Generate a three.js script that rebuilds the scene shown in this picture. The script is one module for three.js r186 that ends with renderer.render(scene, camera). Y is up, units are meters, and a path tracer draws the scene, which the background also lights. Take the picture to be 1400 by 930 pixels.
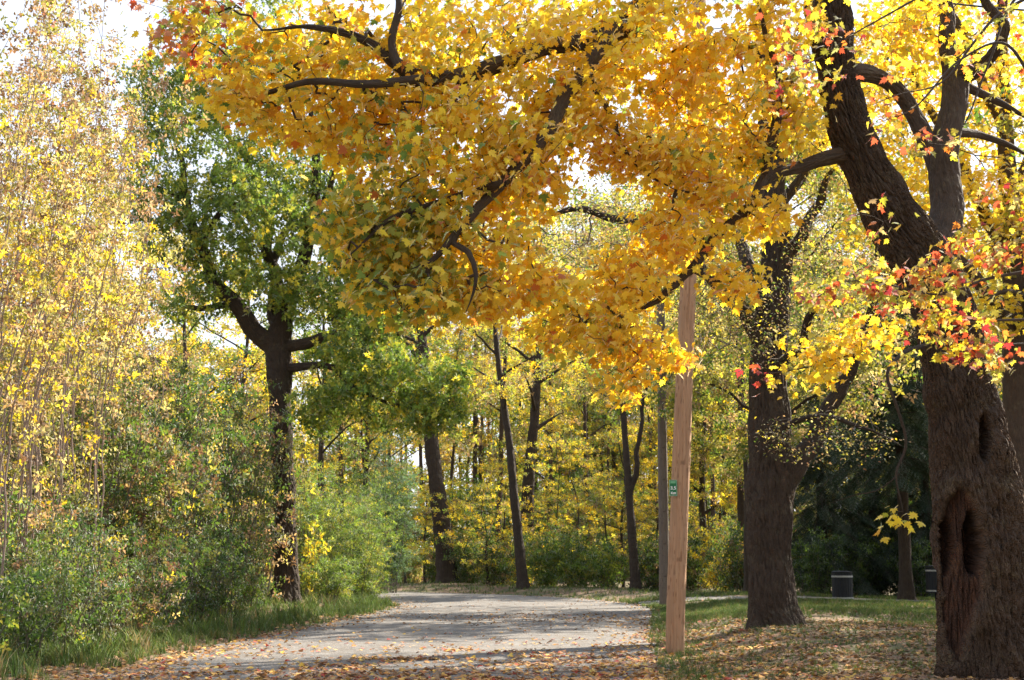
import * as THREE from 'three';
import { mergeVertices } from 'three/addons/utils/BufferGeometryUtils.js';
import { createNoise3D } from 'simplex-noise';

// ---------------------------------------------------------------- camera, sky, sun, exposure
const scene = new THREE.Scene();
const F = 1900, HORIZON = 760, EYE = 1.6;                       // focal length and horizon row in photo pixels (1400 x 930)
const PITCH = Math.atan((HORIZON - 465) / F);
const camera = new THREE.PerspectiveCamera(2 * Math.atan(465 / F) * 180 / Math.PI, 1024 / 680, 0.1, 900);
camera.position.set(0, EYE, 0);
camera.rotation.x = PITCH;
camera.focus = 17; camera.userData.fStop = 4.5;
scene.add(camera);

const SUN = new THREE.Vector3(0.601, 0.60, -0.541).normalize();
const sun = new THREE.DirectionalLight(new THREE.Color(1.0, 0.92, 0.77), 5);
sun.position.copy(SUN).multiplyScalar(150).add(new THREE.Vector3(0, 0, -40));
sun.target.position.set(0, 0, -40);
sun.castShadow = true;
sun.shadow.mapSize.set(4096, 4096);
Object.assign(sun.shadow.camera, { left: -80, right: 80, top: 80, bottom: -80, near: 1, far: 400 });
scene.add(sun, sun.target);

{ // clear autumn sky: pale near the horizon, blue overhead, brighter round the sun
  const w = 512, h = 256, data = new Float32Array(w * h * 4);
  for (let j = 0; j < h; j++) for (let i = 0; i < w; i++) {
    const up = ((j + 0.5) / h - 0.5) * Math.PI, az = ((i + 0.5) / w - 0.5) * 2 * Math.PI;
    const d = [Math.cos(az) * Math.cos(up), Math.sin(up), Math.sin(az) * Math.cos(up)];
    const t = Math.pow(Math.max(0, d[1]), 0.55), c = Math.max(0, d[0] * SUN.x + d[1] * SUN.y + d[2] * SUN.z);
    const glow = 0.25 * Math.pow(c, 6) + 0.5 * Math.pow(c, 40);
    const lo = [0.67, 0.67, 0.68], hi = [0.27, 0.365, 0.54], o = (j * w + i) * 4;
    for (let k = 0; k < 3; k++) data[o + k] = 0.74 * (lo[k] * (1 - t) + hi[k] * t) + glow * [1, 0.96, 0.88][k];
    data[o + 3] = 1;
  }
  const sky = new THREE.DataTexture(data, w, h, THREE.RGBAFormat, THREE.FloatType);
  sky.mapping = THREE.EquirectangularReflectionMapping; sky.magFilter = THREE.LinearFilter; sky.needsUpdate = true;
  scene.background = sky; scene.environment = sky;
}
const renderer = new THREE.WebGLRenderer({ antialias: true });
renderer.toneMapping = THREE.LinearToneMapping;
renderer.toneMappingExposure = 3.25;
renderer.shadowMap.enabled = true;

// ---------------------------------------------------------------- helpers
const V = (x, y, z) => new THREE.Vector3(x, y, z);
let seedState = 12345;
function reseed(n) { seedState = n | 0; }
function rnd() { seedState = (seedState + 0x6d2b79f5) | 0; let t = Math.imul(seedState ^ (seedState >>> 15), 1 | seedState); t = (t + Math.imul(t ^ (t >>> 7), 61 | t)) ^ t; return ((t ^ (t >>> 14)) >>> 0) / 4294967296; }
const rr = (a, b) => a + (b - a) * rnd();
const gs = () => (rnd() + rnd() + rnd() + rnd() - 2) * 0.87;     // about normal, sd 0.5
const noise3 = createNoise3D(rnd);
const lerp = (a, b, t) => a + (b - a) * t, clamp = (x, a, b) => Math.min(b, Math.max(a, x));
const sstep = (a, b, x) => { const t = clamp((x - a) / (b - a), 0, 1); return t * t * (3 - 2 * t); };
const CP = Math.cos(PITCH), SP = Math.sin(PITCH);
// photo pixel + distance ahead of the camera (m) -> point
function W(px, py, d) {
  const cx = (px - 700) / F, cy = -(py - 465) / F;
  const y = cy * CP + SP, z = cy * SP - CP, k = d / -z;
  return V(cx * k, EYE + y * k, -d);
}
function toPx(p) {
  const y = p.y - EYE, z = p.z, yc = y * CP + z * SP, zc = -y * SP + z * CP;
  return [700 + F * p.x / -zc, 465 - F * yc / -zc];
}
const Xat = (px, d) => (px - 700) / F * d;                        // ground x at a pixel column (small pitch error ignored)
const used = new Map();
function numbered(n) { const k = used.get(n) || 0; used.set(n, k + 1); return k ? n + '_' + String(k).padStart(3, '0') : n; }
function tag(o, label, category, group, kind) {
  if (label) o.userData.label = label;
  if (category) o.userData.category = category;
  if (group) o.userData.group = group;
  if (kind) o.userData.kind = kind;
  return o;
}
function thing(name, label, category, pos, group) {
  const g = new THREE.Group(); g.name = numbered(name); g.position.copy(pos); scene.add(g);
  return tag(g, label, category, group);
}
function part(name, geo, mat, parent, kind) {
  const m = new THREE.Mesh(geo, mat); m.name = name; m.castShadow = m.receiveShadow = true; parent.add(m);
  if (kind) m.userData.kind = kind;
  return m;
}

// tileable value noise
function tileNoise(seed) {
  const tab = new Float32Array(65536); const old = seedState; reseed(seed); for (let i = 0; i < 65536; i++) tab[i] = rnd(); reseed(old);
  return (x, y, px, py) => {
    const ix = Math.floor(x), iy = Math.floor(y), fx = x - ix, fy = y - iy, u = fx * fx * (3 - 2 * fx), v = fy * fy * (3 - 2 * fy);
    const at = (a, b) => tab[((((a % px) + px) % px) * 251 + (((b % py) + py) % py) * 7919) & 65535];
    return lerp(lerp(at(ix, iy), at(ix + 1, iy), u), lerp(at(ix, iy + 1), at(ix + 1, iy + 1), u), v);
  };
}
function makeTex(n, fn, srgb) {                                    // fn(u,v) -> [r,g,b] 0..1 linear or grey
  const data = new Uint8Array(n * n * 4);
  for (let j = 0; j < n; j++) for (let i = 0; i < n; i++) {
    const c = fn(i / n, j / n), o = (j * n + i) * 4;
    for (let k = 0; k < 3; k++) { let v = Array.isArray(c) ? c[k] : c; if (srgb) v = v <= 0.0031308 ? v * 12.92 : 1.055 * Math.pow(v, 1 / 2.4) - 0.055; data[o + k] = clamp(v, 0, 1) * 255; }
    data[o + 3] = 255;
  }
  const t = new THREE.DataTexture(data, n, n, THREE.RGBAFormat);
  t.wrapS = t.wrapT = THREE.RepeatWrapping; t.magFilter = THREE.LinearFilter; t.minFilter = THREE.LinearMipmapLinearFilter; t.generateMipmaps = true;
  if (srgb) t.colorSpace = THREE.SRGBColorSpace;
  t.needsUpdate = true; return t;
}

// ---------------------------------------------------------------- textures and materials
const n1 = tileNoise(1), n2 = tileNoise(2), n3 = tileNoise(3);
const fbm = (x, y, p, o = 4, nf = n1) => { let s = 0, a = 0.5, t = 0; for (let k = 0; k < o; k++) { s += a * nf(x * p, y * p, p, p); t += a; a *= 0.55; p *= 2; } return s / t; };
function barkRidge(u, v, fu, fv) {
  const w = (fbm(u, v, 4, 3, n2) - 0.5) * 0.10;
  const a = n1((u + w) * fu, v * fv, fu, fv), b = n2((u - w) * fu * 2, v * fv * 2, fu * 2, fv * 2);
  return 1 - Math.abs(2 * a - 1) * 0.75 - Math.abs(2 * b - 1) * 0.35;
}
const barkMap = makeTex(512, (u, v) => {
  const f = fbm(u, v, 8, 4), g = n3(u * 96, v * 24, 96, 24), l = fbm(u, v, 5, 3, n3), k = 0.62 + 0.5 * f + 0.3 * (g - 0.5), li = sstep(0.56, 0.72, l) * sstep(.3, .7, g);
  return [k * lerp(0.72, 0.94, li), k * lerp(0.66, 1, li), k * lerp(0.60, 0.86, li)];
}, true);
const barkBump = makeTex(512, (u, v) => clamp(0.75 * barkRidge(u, v, 14, 4) + 0.3 * n3(u * 120, v * 60, 120, 60), 0, 1));
const barkFine = makeTex(512, (u, v) => clamp(0.6 * barkRidge(u, v, 26, 6) + 0.4 * n3(u * 150, v * 80, 150, 80), 0, 1));
function barkMat(r, g, b, bump = barkBump, scale = 0.03, vc = false) {
  return new THREE.MeshStandardMaterial({ color: new THREE.Color(r, g, b), map: barkMap, bumpMap: bump, bumpScale: scale, roughness: 0.92, vertexColors: vc });
}
const M = {
  barkNear: barkMat(0.115, 0.072, 0.045, barkFine, 0.07, true),
  bark: barkMat(0.10, 0.068, 0.046),
  barkDark: barkMat(0.075, 0.052, 0.036, barkBump, .045),
  barkGrey: barkMat(0.12, 0.108, 0.09),
  twig: new THREE.MeshStandardMaterial({ color: new THREE.Color(0.06, 0.042, 0.032), roughness: 0.9 }),
  twigGrey: new THREE.MeshStandardMaterial({ color: new THREE.Color(0.125, 0.1, 0.08), roughness: 0.9 }),
  twigRed: new THREE.MeshStandardMaterial({ color: new THREE.Color(0.25, 0.18, 0.145), roughness: 0.85 }),
};
const leafMat = (t, r = 1) => new THREE.MeshPhysicalMaterial({ color: 0xffffff, roughness: r, transmission: t, thickness: 0, side: THREE.DoubleSide, vertexColors: true, ior: 1.4 });
M.leaf = leafMat(0.64); M.leafGreen = leafMat(0.5); M.litter = leafMat(0.2); M.grass = leafMat(0.35); M.needle = leafMat(0.15);

// ---------------------------------------------------------------- leaf geometries (y = towards the tip, z = upper face)
function flat(tris, cols) {
  const g = new THREE.BufferGeometry(), p = new Float32Array(tris.length * 3), c = new Float32Array(tris.length * 3);
  tris.forEach((t, i) => { p.set(t, i * 3); const k = cols ? cols[i] : 1; c.set(Array.isArray(k) ? k : [k, k, k], i * 3); });
  g.setAttribute('position', new THREE.BufferAttribute(p, 3)); g.setAttribute('color', new THREE.BufferAttribute(c, 3));
  const w = mergeVertices(g, 1e-5); w.computeVertexNormals(); return w;
}
const MAPLE = [[0, 0], [.26, -.07], [.25, .10], [.50, .13], [.40, .29], [.56, .52], [.35, .47], [.21, .45], [.25, .72], [.11, .70], [0, 1]];
const MAPLE_LOW = [[0, 0], [.45, .05], [.24, .24], [.55, .5], [.18, .48], [0, 1]];
function mapleTris(half, bend, stalk = 0.45) {
  const sh = ([x, y]) => [x, y, bend[0] * Math.abs(x) - bend[1] * y * y - bend[2] * x * x * y * 2 + bend[3] * x];
  const ring = [...half, ...half.slice(1, -1).reverse().map(([x, y]) => [-x, y])], c = sh([0, .3]), t = [];
  for (let i = 0; i < ring.length; i++) t.push(c, sh(ring[i]), sh(ring[(i + 1) % ring.length]));
  if (stalk) t.push([-.015, 0, 0], [.015, 0, 0], [0, -stalk, 0.06]);
  return t;
}
const mapleLeaf = [[.2, .15, .3, 0], [-.15, .3, -.2, .1], [.35, .45, .4, -.1], [.1, -.15, .5, .15]].map((b) => flat(mapleTris(MAPLE, b)));
function sprig(n, leaf, place) {                                   // several leaves in one geometry, each with a slight tone of its own
  const tris = [], cols = [], m = new THREE.Matrix4(), v = V(0, 0, 0);
  for (let i = 0; i < n; i++) {
    place(i, m); const k = rr(0.78, 1.15), kc = [k * rr(.92, 1.08), k, k * rr(.8, 1.1)];
    for (const t of leaf(i)) { v.set(t[0], t[1], t[2]).applyMatrix4(m); tris.push([v.x, v.y, v.z]); cols.push(kc); }
  }
  return flat(tris, cols);
}
function basis(m, pos, y, zHint, s) {
  const Y = y.clone().normalize(), X = Y.clone().cross(zHint); if (X.lengthSq() < 1e-6) X.set(1, 0, 0); X.normalize();
  const Z = X.clone().cross(Y); m.makeBasis(X.multiplyScalar(s), Y.multiplyScalar(s), Z.multiplyScalar(s)); m.setPosition(pos); return m;
}
reseed(77);
const ovate = (fold, droop, w = .26) => [[0, 0, 0], [w, .42, fold], [0, .42, 0], [0, .42, 0], [w, .42, fold], [0, 1, -droop], [0, 0, 0], [0, .42, 0], [-w, .42, fold], [0, .42, 0], [0, 1, -droop], [-w, .42, fold]];
const mapleSprig = [0, 1, 2].map(() => sprig(5, () => mapleTris(MAPLE_LOW, [rr(-.1, .3), rr(0, .4), 0, rr(-.1, .1)], 0), (i, m) => {
  const a = i * 2.4 + rr(-.4, .4), e = rr(-.5, .5); basis(m, V(Math.cos(a) * .35 * (i > 0), rr(-.4, .5), Math.sin(a) * .35), V(Math.cos(a), e - 0.35, Math.sin(a)), V(gs(), 0.8, gs()), rr(.75, 1.1));
}));
const ovateSprig = [0, 1, 2].map(() => sprig(9, () => ovate(rr(.02, .14), rr(0, .3)), (i, m) => {   // 9 leaves along a shoot of unit length 1
  const a = i * 2.5 + rr(-.5, .5), t = i / 8; basis(m, V(gs() * .1, t * .95 - .1, gs() * .1), V(Math.cos(a), rr(.05, .7), Math.sin(a)), V(gs() * .5, 0.6, 0.5 + gs()), rr(.30, .44));
}));
const narrowSprig = [0, 1, 2].map(() => sprig(14, () => ovate(rr(.01, .06), rr(0, .3), .11), (i, m) => {
  const a = i * 2.5 + rr(-.5, .5), t = i / 13; basis(m, V(gs() * .06, t, gs() * .06), V(Math.cos(a), rr(.3, 1.2), Math.sin(a)), V(gs() * .5, 0.6, 0.5 + gs()), rr(.28, .42));
}));
const ovateLeaf = [0, 1, 2].map(() => flat(ovate(rr(.03, .16), rr(.05, .4), rr(.22, .32))));
const needleSpray = [0, 1].map(() => {                             // a flat drooping spray, unit length 1
  const tris = [], cols = [];
  for (let s = 0; s < 11; s++) {
    const t = s / 11, side = s % 2 ? 1 : -1, len = .42 * (1 - t * .7) * rr(.8, 1.15), ang = rr(.7, 1.0), b = [0, t, -t * t * .18];
    const dx = Math.sin(ang) * side, dy = Math.cos(ang), k = rr(.7, 1.2);
    for (let q = 0; q < 9; q++) for (const sg of [-1, 1]) {
      const u = q / 9 * len, base = [b[0] + dx * u, b[1] + dy * u, b[2] - u * .25], nx = dx * .5 - dy * sg * .8, ny = dy * .5 + dx * sg * .8, l = rr(.05, .085);
      tris.push([base[0] - dx * .012, base[1] - dy * .012, base[2]], [base[0] + dx * .012, base[1] + dy * .012, base[2]], [base[0] + nx * l, base[1] + ny * l, base[2] - .02 + rr(-.02, .02)]); cols.push(k, k, k);
    }
  }
  return flat(tris, cols);
});
const grassTuft = [0, 1, 2].map(() => {
  const tris = [], cols = [];
  for (let i = 0; i < 11; i++) {
    const a = rr(0, 6.28), lean = rr(.15, .75), h = rr(.55, 1.1), w = rr(.016, .03), bx = gs() * .16, bz = gs() * .16, dx = Math.cos(a), dz = Math.sin(a), k = rr(.7, 1.25), kc = [k * rr(.9, 1.35), k, k * rr(.8, 1.1)];
    const q = (t, s) => [bx + dx * lean * t * t * h - dz * w * s, h * t * (1 - .25 * lean * t), bz + dz * lean * t * t * h + dx * w * s];
    tris.push(q(0, 1), q(0, -1), q(.55, .8), q(0, -1), q(.55, -.8), q(.55, .8), q(.55, .8), q(.55, -.8), q(1, 0)); for (let j = 0; j < 9; j++) cols.push(kc);
  }
  return flat(tris, cols);
});

// a growing list of copies per geometry variant
class Scatter {
  constructor(geos) { this.geos = geos; this.mats = geos.map(() => []); this.cols = geos.map(() => []); this.m = new THREE.Matrix4(); }
  add(pos, y, z, s, col) { const k = Math.floor(rnd() * this.geos.length); basis(this.m, pos, y, z, s); this.mats[k].push(...this.m.elements); this.cols[k].push(col[0], col[1], col[2]); }
  merged(name, mat, parent, origin) {                               // the same leaves joined into one mesh
    let nv = 0, ni = 0; this.geos.forEach((g, k) => { const n = this.mats[k].length / 16; nv += n * g.attributes.position.count; ni += n * g.index.count; });
    const P = new Float32Array(nv * 3), N = new Float32Array(nv * 3), C = new Float32Array(nv * 3), I = new Uint32Array(ni); let v = 0, q = 0;
    this.geos.forEach((g, k) => {
      const a = g.attributes.position.array, b = g.attributes.normal.array, c = g.attributes.color.array, ix = g.index.array, ms = this.mats[k], cs = this.cols[k];
      for (let i = 0; i < ms.length / 16; i++) {
        const e = ms.slice(i * 16, i * 16 + 16), s = 1 / Math.hypot(e[0], e[1], e[2]), v0 = v;
        for (let j = 0; j < a.length; j += 3, v++) for (let t = 0; t < 3; t++) {
          P[v * 3 + t] = e[t] * a[j] + e[4 + t] * a[j + 1] + e[8 + t] * a[j + 2] + e[12 + t] - (t ? t > 1 ? origin.z : origin.y : origin.x);
          N[v * 3 + t] = (e[t] * b[j] + e[4 + t] * b[j + 1] + e[8 + t] * b[j + 2]) * s; C[v * 3 + t] = c[j + t] * cs[i * 3 + t];
        }
        for (let j = 0; j < ix.length; j++) I[q++] = ix[j] + v0;
      }
    });
    const g = new THREE.BufferGeometry(); g.setAttribute('position', new THREE.BufferAttribute(P, 3)); g.setAttribute('normal', new THREE.BufferAttribute(N, 3)); g.setAttribute('color', new THREE.BufferAttribute(C, 3)); g.setIndex(new THREE.BufferAttribute(I, 1));
    return part(name, g, mat, parent, 'stuff');
  }
  build(name, mat, parent, origin) {
    this.geos.forEach((g, k) => {
      const n = this.mats[k].length / 16; if (!n) return;
      const im = new THREE.InstancedMesh(g, mat, n), a = im.instanceMatrix.array; a.set(this.mats[k]);
      if (origin) for (let i = 0; i < n; i++) { a[i * 16 + 12] -= origin.x; a[i * 16 + 13] -= origin.y; a[i * 16 + 14] -= origin.z; }
      im.instanceColor = new THREE.InstancedBufferAttribute(new Float32Array(this.cols[k]), 3);
      im.name = name; im.castShadow = im.receiveShadow = true; im.userData.kind = 'stuff'; parent.add(im);
    });
  }
}

// ---------------------------------------------------------------- tubes for stems, limbs and trunks
class Tubes {
  constructor() { this.p = []; this.n = []; this.uv = []; this.i = []; }
  add(pts, rad, sides = 4, o) {
    let ref = V(0, 0, 1), v0 = 0; const base = this.p.length / 3, n = pts.length, t = V(0, 0, 0), x = V(0, 0, 0), y = V(0, 0, 0);
    for (let i = 0; i < n; i++) {
      t.subVectors(pts[Math.min(n - 1, i + 1)], pts[Math.max(0, i - 1)]).normalize();
      if (i === 0 && Math.abs(t.z) > 0.9) ref.set(1, 0, 0);
      x.copy(ref).addScaledVector(t, -ref.dot(t)).normalize(); ref.copy(x); y.crossVectors(t, x);
      if (i) v0 += pts[i].distanceTo(pts[i - 1]);
      for (let s = 0; s <= sides; s++) {
        const a = s / sides * Math.PI * 2, c = Math.cos(a), d = Math.sin(a), r = rad[i];
        this.n.push(x.x * c + y.x * d, x.y * c + y.y * d, x.z * c + y.z * d);
        this.p.push(pts[i].x + (x.x * c + y.x * d) * r - o.x, pts[i].y + (x.y * c + y.y * d) * r - o.y, pts[i].z + (x.z * c + y.z * d) * r - o.z);
        this.uv.push(s / sides * Math.max(1, Math.round(6.28 * rad[0] * 1.2)), v0);
      }
    }
    const w = sides + 1;
    for (let i = 0; i < n - 1; i++) for (let s = 0; s < sides; s++) { const a = base + i * w + s; this.i.push(a, a + 1, a + w, a + 1, a + w + 1, a + w); }
  }
  geo() {
    const g = new THREE.BufferGeometry();
    g.setAttribute('position', new THREE.Float32BufferAttribute(this.p, 3)); g.setAttribute('normal', new THREE.Float32BufferAttribute(this.n, 3));
    g.setAttribute('uv', new THREE.Float32BufferAttribute(this.uv, 2)); g.setIndex(this.i); return g;
  }
}
function smoothPath(ctrl, step) {                                  // ctrl: [[Vector3, r], ...] -> {pts, rad}
  const curve = new THREE.CatmullRomCurve3(ctrl.map((c) => c[0]), false, 'centripetal'), L = curve.getLength(), n = Math.max(3, Math.ceil(L / step)), pts = [], rad = [];
  for (let i = 0; i <= n; i++) { const t = i / n, k = t * (ctrl.length - 1), a = Math.min(ctrl.length - 2, Math.floor(k)); pts.push(curve.getPoint(t)); rad.push(lerp(ctrl[a][1], ctrl[a + 1][1], k - a)); }
  return { pts, rad };
}
function wobble(path, amp, freq, seed) {
  path.pts.forEach((p, i) => { const k = Math.min(1, i / 3); p.x += noise3(p.y * freq, p.x * freq, seed) * amp * k; p.z += noise3(p.y * freq, p.z * freq, seed + 9) * amp * k; p.y += noise3(p.x * freq, p.z * freq, seed + 17) * amp * 0.5 * k; });
  return path;
}
// a trunk with displaced bark; disp(point, normal, angle, along) -> metres, or [metres, r, g, b]
function trunkGeo(ctrl, o, sides, step, disp, colored) {
  const { pts, rad } = smoothPath(ctrl, step), g = new THREE.BufferGeometry(), P = [], U = [], C = [], I = [], n = pts.length;
  let ref = V(0, 0, 1), along = 0; const t = V(0, 0, 0), x = V(0, 0, 0), y = V(0, 0, 0), nn = V(0, 0, 0), q = V(0, 0, 0), ru = Math.max(1, Math.round(6.28 * rad[0]));
  for (let i = 0; i < n; i++) {
    t.subVectors(pts[Math.min(n - 1, i + 1)], pts[Math.max(0, i - 1)]).normalize();
    x.copy(ref).addScaledVector(t, -ref.dot(t)).normalize(); ref.copy(x); y.crossVectors(t, x);
    if (i) along += pts[i].distanceTo(pts[i - 1]);
    for (let s = 0; s <= sides; s++) {
      const a = s / sides * Math.PI * 2; nn.copy(x).multiplyScalar(Math.cos(a)).addScaledVector(y, Math.sin(a));
      q.copy(pts[i]).addScaledVector(nn, rad[i]);
      let d = disp ? disp(q, nn, a, along, rad[i]) : 0, c = [1, 1, 1], dz = 0; if (Array.isArray(d)) { c = d.slice(1, 4); dz = d[4]; d = d[0]; }
      q.addScaledVector(nn, d); q.z += dz; P.push(q.x - o.x, q.y - o.y, q.z - o.z); U.push(s / sides * ru, along); if (colored) C.push(...c);
    }
  }
  const w = sides + 1;
  for (let i = 0; i < n - 1; i++) for (let s = 0; s < sides; s++) { const a = i * w + s; I.push(a, a + 1, a + w, a + 1, a + w + 1, a + w); }
  g.setAttribute('position', new THREE.Float32BufferAttribute(P, 3)); g.setAttribute('uv', new THREE.Float32BufferAttribute(U, 2));
  if (colored) g.setAttribute('color', new THREE.Float32BufferAttribute(C, 3));
  g.setIndex(I); g.computeVertexNormals();
  const N = g.attributes.normal;                                   // close the seam
  for (let i = 0; i < n; i++) { const a = i * w, b = a + sides, vx = N.getX(a) + N.getX(b), vy = N.getY(a) + N.getY(b), vz = N.getZ(a) + N.getZ(b), l = Math.hypot(vx, vy, vz) || 1; N.setXYZ(a, vx / l, vy / l, vz / l); N.setXYZ(b, vx / l, vy / l, vz / l); }
  return g;
}
const ridged = (q, a, R, fa, fy) => { // vertical furrows of bark
  const u = Math.cos(a) * R * fa, w = Math.sin(a) * R * fa, k = noise3(u * .3, w * .3, q.y * fy * .5) * .8;
  const n = noise3(u + k, w + k, q.y * fy), m = noise3(u * 1.9 + 5, w * 1.9, q.y * fy * 1.7), p = noise3(u * .8, w * .8, q.y * fy * 3 + 7);
  return 1 - Math.exp(-n * n / .035) * .75 - Math.exp(-m * m / .03) * .4 - Math.exp(-p * p / .008) * .22;
};
const simpleBark = (amp, fa, fy, flare, y0) => (q, nn, a, al, R) => (ridged(q, a, R, fa, fy) - .9) * amp + noise3(q.x * 1.3, q.y * .8, q.z * 1.3) * R * .1 + flare * R * Math.exp(-(q.y - y0) / .35) * (.75 + .6 * Math.cos(a * 4 + q.x));

// twigs grown from limb nodes out to leaf-bearing tips
function growTwigs(nodes, tips, o, sides, thin, segs = 4) {
  const X = [], Y = [], Z = [], par = [], cnt = [], chains = [];
  const push = (p, parent) => { X.push(p.x); Y.push(p.y); Z.push(p.z); par.push(parent); cnt.push(0); return X.length - 1; };
  for (const p of nodes) push(p, -1);
  const near = (p) => { let b = 0, bd = 1e9; for (let i = 0; i < X.length; i++) { const dx = X[i] - p.x, dy = (Y[i] - p.y), dz = Z[i] - p.z, d = dx * dx + dy * dy * 1.3 + dz * dz; if (d < bd) { bd = d; b = i; } } return [b, Math.sqrt(bd)]; };
  const order = tips.map((p) => [near(p)[1], p]).sort((a, b) => a[0] - b[0]);
  for (const [, p] of order) {
    const [b, d] = near(p), a = V(X[b], Y[b], Z[b]), chain = [b]; let last = b;
    const bow = V(gs(), gs() + .35, gs()).multiplyScalar(d * .22), n = Math.max(2, Math.min(segs, Math.ceil(d / .25)));
    for (let k = 1; k <= n; k++) { const t = k / n, q = a.clone().lerp(p, t).addScaledVector(bow, 4 * t * (1 - t)).add(V(gs(), gs(), gs()).multiplyScalar(k < n ? .05 * Math.min(1, d) : 0)); last = push(q, last); chain.push(last); }
    for (let k = last; k >= 0; k = par[k]) cnt[k]++;
    chains.push(chain);
  }
  const T = new Tubes();
  for (const c of chains) T.add(c.map((k) => V(X[k], Y[k], Z[k])), c.map((k, i) => thin * Math.pow(Math.max(1, i ? cnt[k] : cnt[c[1]]), .48)), sides, o);
  return T.geo();
}
function inBlob(b) { let x, y, z; do { x = rr(-1, 1); y = rr(-1, 1); z = rr(-1, 1); } while (x * x + y * y + z * z > 1); return V(b[0].x + x * b[1].x, b[0].y + y * b[1].y, b[0].z + z * b[1].z); }
const pb = (px, py, rx, ry, d, rd, n) => [W(px, py, d), V(rx / F * d, ry / F * d, rd), n];   // leaf mass: photo ellipse at a distance, depth radius, number of tips

const mix3 = (a, b, t) => [lerp(a[0], b[0], t), lerp(a[1], b[1], t), lerp(a[2], b[2], t)];
const vary = (c, k = .18) => { const s = 1 + rr(-k, k); return [c[0] * s * rr(.94, 1.06), c[1] * s, c[2] * s * rr(.85, 1.15)]; };
const pick = (list) => { let t = rnd() * list.reduce((s, e) => s + e[1], 0); for (const e of list) if ((t -= e[1]) <= 0) return e[0]; return list[0][0]; };
const COL = {
  gold: [.84, .54, .02], yellow: [.88, .67, .045], amber: [.78, .41, .02], orange: [.62, .20, .03], red: [.50, .085, .03], crimson: [.36, .04, .035], pink: [.58, .25, .13],
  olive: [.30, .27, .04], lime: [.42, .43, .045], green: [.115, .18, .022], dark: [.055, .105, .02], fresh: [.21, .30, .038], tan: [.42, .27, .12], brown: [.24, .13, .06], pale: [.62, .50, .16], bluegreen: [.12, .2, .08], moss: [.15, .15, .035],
};

function makeTree(o) {
  const root = thing(o.name, o.label, 'tree', o.base, o.group), nodes = [];
  part('trunk', o.trunkGeo, o.bark, root);
  const addNodes = (pts, from) => pts.forEach((p, i) => { if (i >= from) nodes.push(p); });
  for (const l of o.limbs || []) {
    if (!l.keep) l[l.length - 1][1] *= .3;
    const path = wobble(smoothPath(l, o.limbStep || .18), o.wob ?? .05, .9, rr(0, 99)), T = new Tubes();
    if (path.rad[0] > .11 && o.limbSides > 6) part('branch', trunkGeo(path.pts.map((p, i) => [p, path.rad[i]]), o.base, 44, .05, simpleBark(.026, 12, 1.6, 0, 0)), o.limbMat || o.bark, root);
    else { T.add(path.pts, path.rad, o.limbSides || 8, o.base); part('branch', T.geo(), o.limbMat || o.bark, root); }
    addNodes(path.pts, 1);
  }
  for (const p of o.nodes || []) nodes.push(p);
  const tips = [];
  for (const b of o.blobs) for (let i = 0; i < b[2]; i++) tips.push(inBlob(b));
  if (o.twigs !== false) part('twigs', growTwigs(nodes, tips, o.base, o.twigSides || 3, o.twigR || .004, o.segs), o.twigMat || M.twig, root, 'stuff');
  const sc = new Scatter(o.leaf), singles = [], [n0, n1] = o.perTip, sp = o.spread;
  for (const p of tips) {
    const n = Math.round(rr(n0, n1)), out = V(p.x - o.base.x, 0, p.z - o.base.z).normalize();
    for (let i = 0; i < n; i++) {
      const q = V(p.x + gs() * sp, p.y + gs() * sp * (o.flat || .7) - sp * .15, p.z + gs() * sp);
      const a = rr(0, 6.28), y = V(Math.cos(a) + out.x * .3, -(o.hang ?? .55) + gs() * .5, Math.sin(a) + out.z * .3), z = V(gs() * .9, .75, gs() * .9), s = o.size * rr(.65, 1.2), c = vary(o.color(q, p));
      if (o.single) singles.push([q, y, z, s, c]); else sc.add(q, y, z, s, c);
    }
  }
  if (o.single) {
    const seen = singles.map((e, i) => { const [x, y] = toPx(e[0]); return [x > 0 && x < 1400 && y > 0 && y < 930 ? e[3] / -e[0].z : 0, i]; }).sort((a, b) => b[0] - a[0]).slice(0, 290).map((e) => e[1]), own = new Set(seen), m = new THREE.Matrix4();
    singles.forEach((e, i) => {
      if (!own.has(i)) return sc.add(...e);
      const l = part('leaf', o.leaf[i % o.leaf.length], leafTint(e[4]), root); basis(m, e[0].clone().sub(o.base), e[1], e[2], e[3]); l.applyMatrix4(m);
    });
  }
  sc[o.merge ? 'merged' : 'build']('crown', o.leafMat || M.leaf, root, o.base);
  return root;
}
const tints = new Map();
function leafTint(c) {                                             // a few shared tones for leaves that are objects of their own
  const q = c.map((x) => Math.round(Math.pow(x, 1 / 2.2) * 9) / 9), k = q.join();
  if (!tints.has(k)) { const m = leafMat(.64); m.color.setRGB(...q.map((x) => Math.pow(x, 2.2))); tints.set(k, m); }
  return tints.get(k);
}

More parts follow.
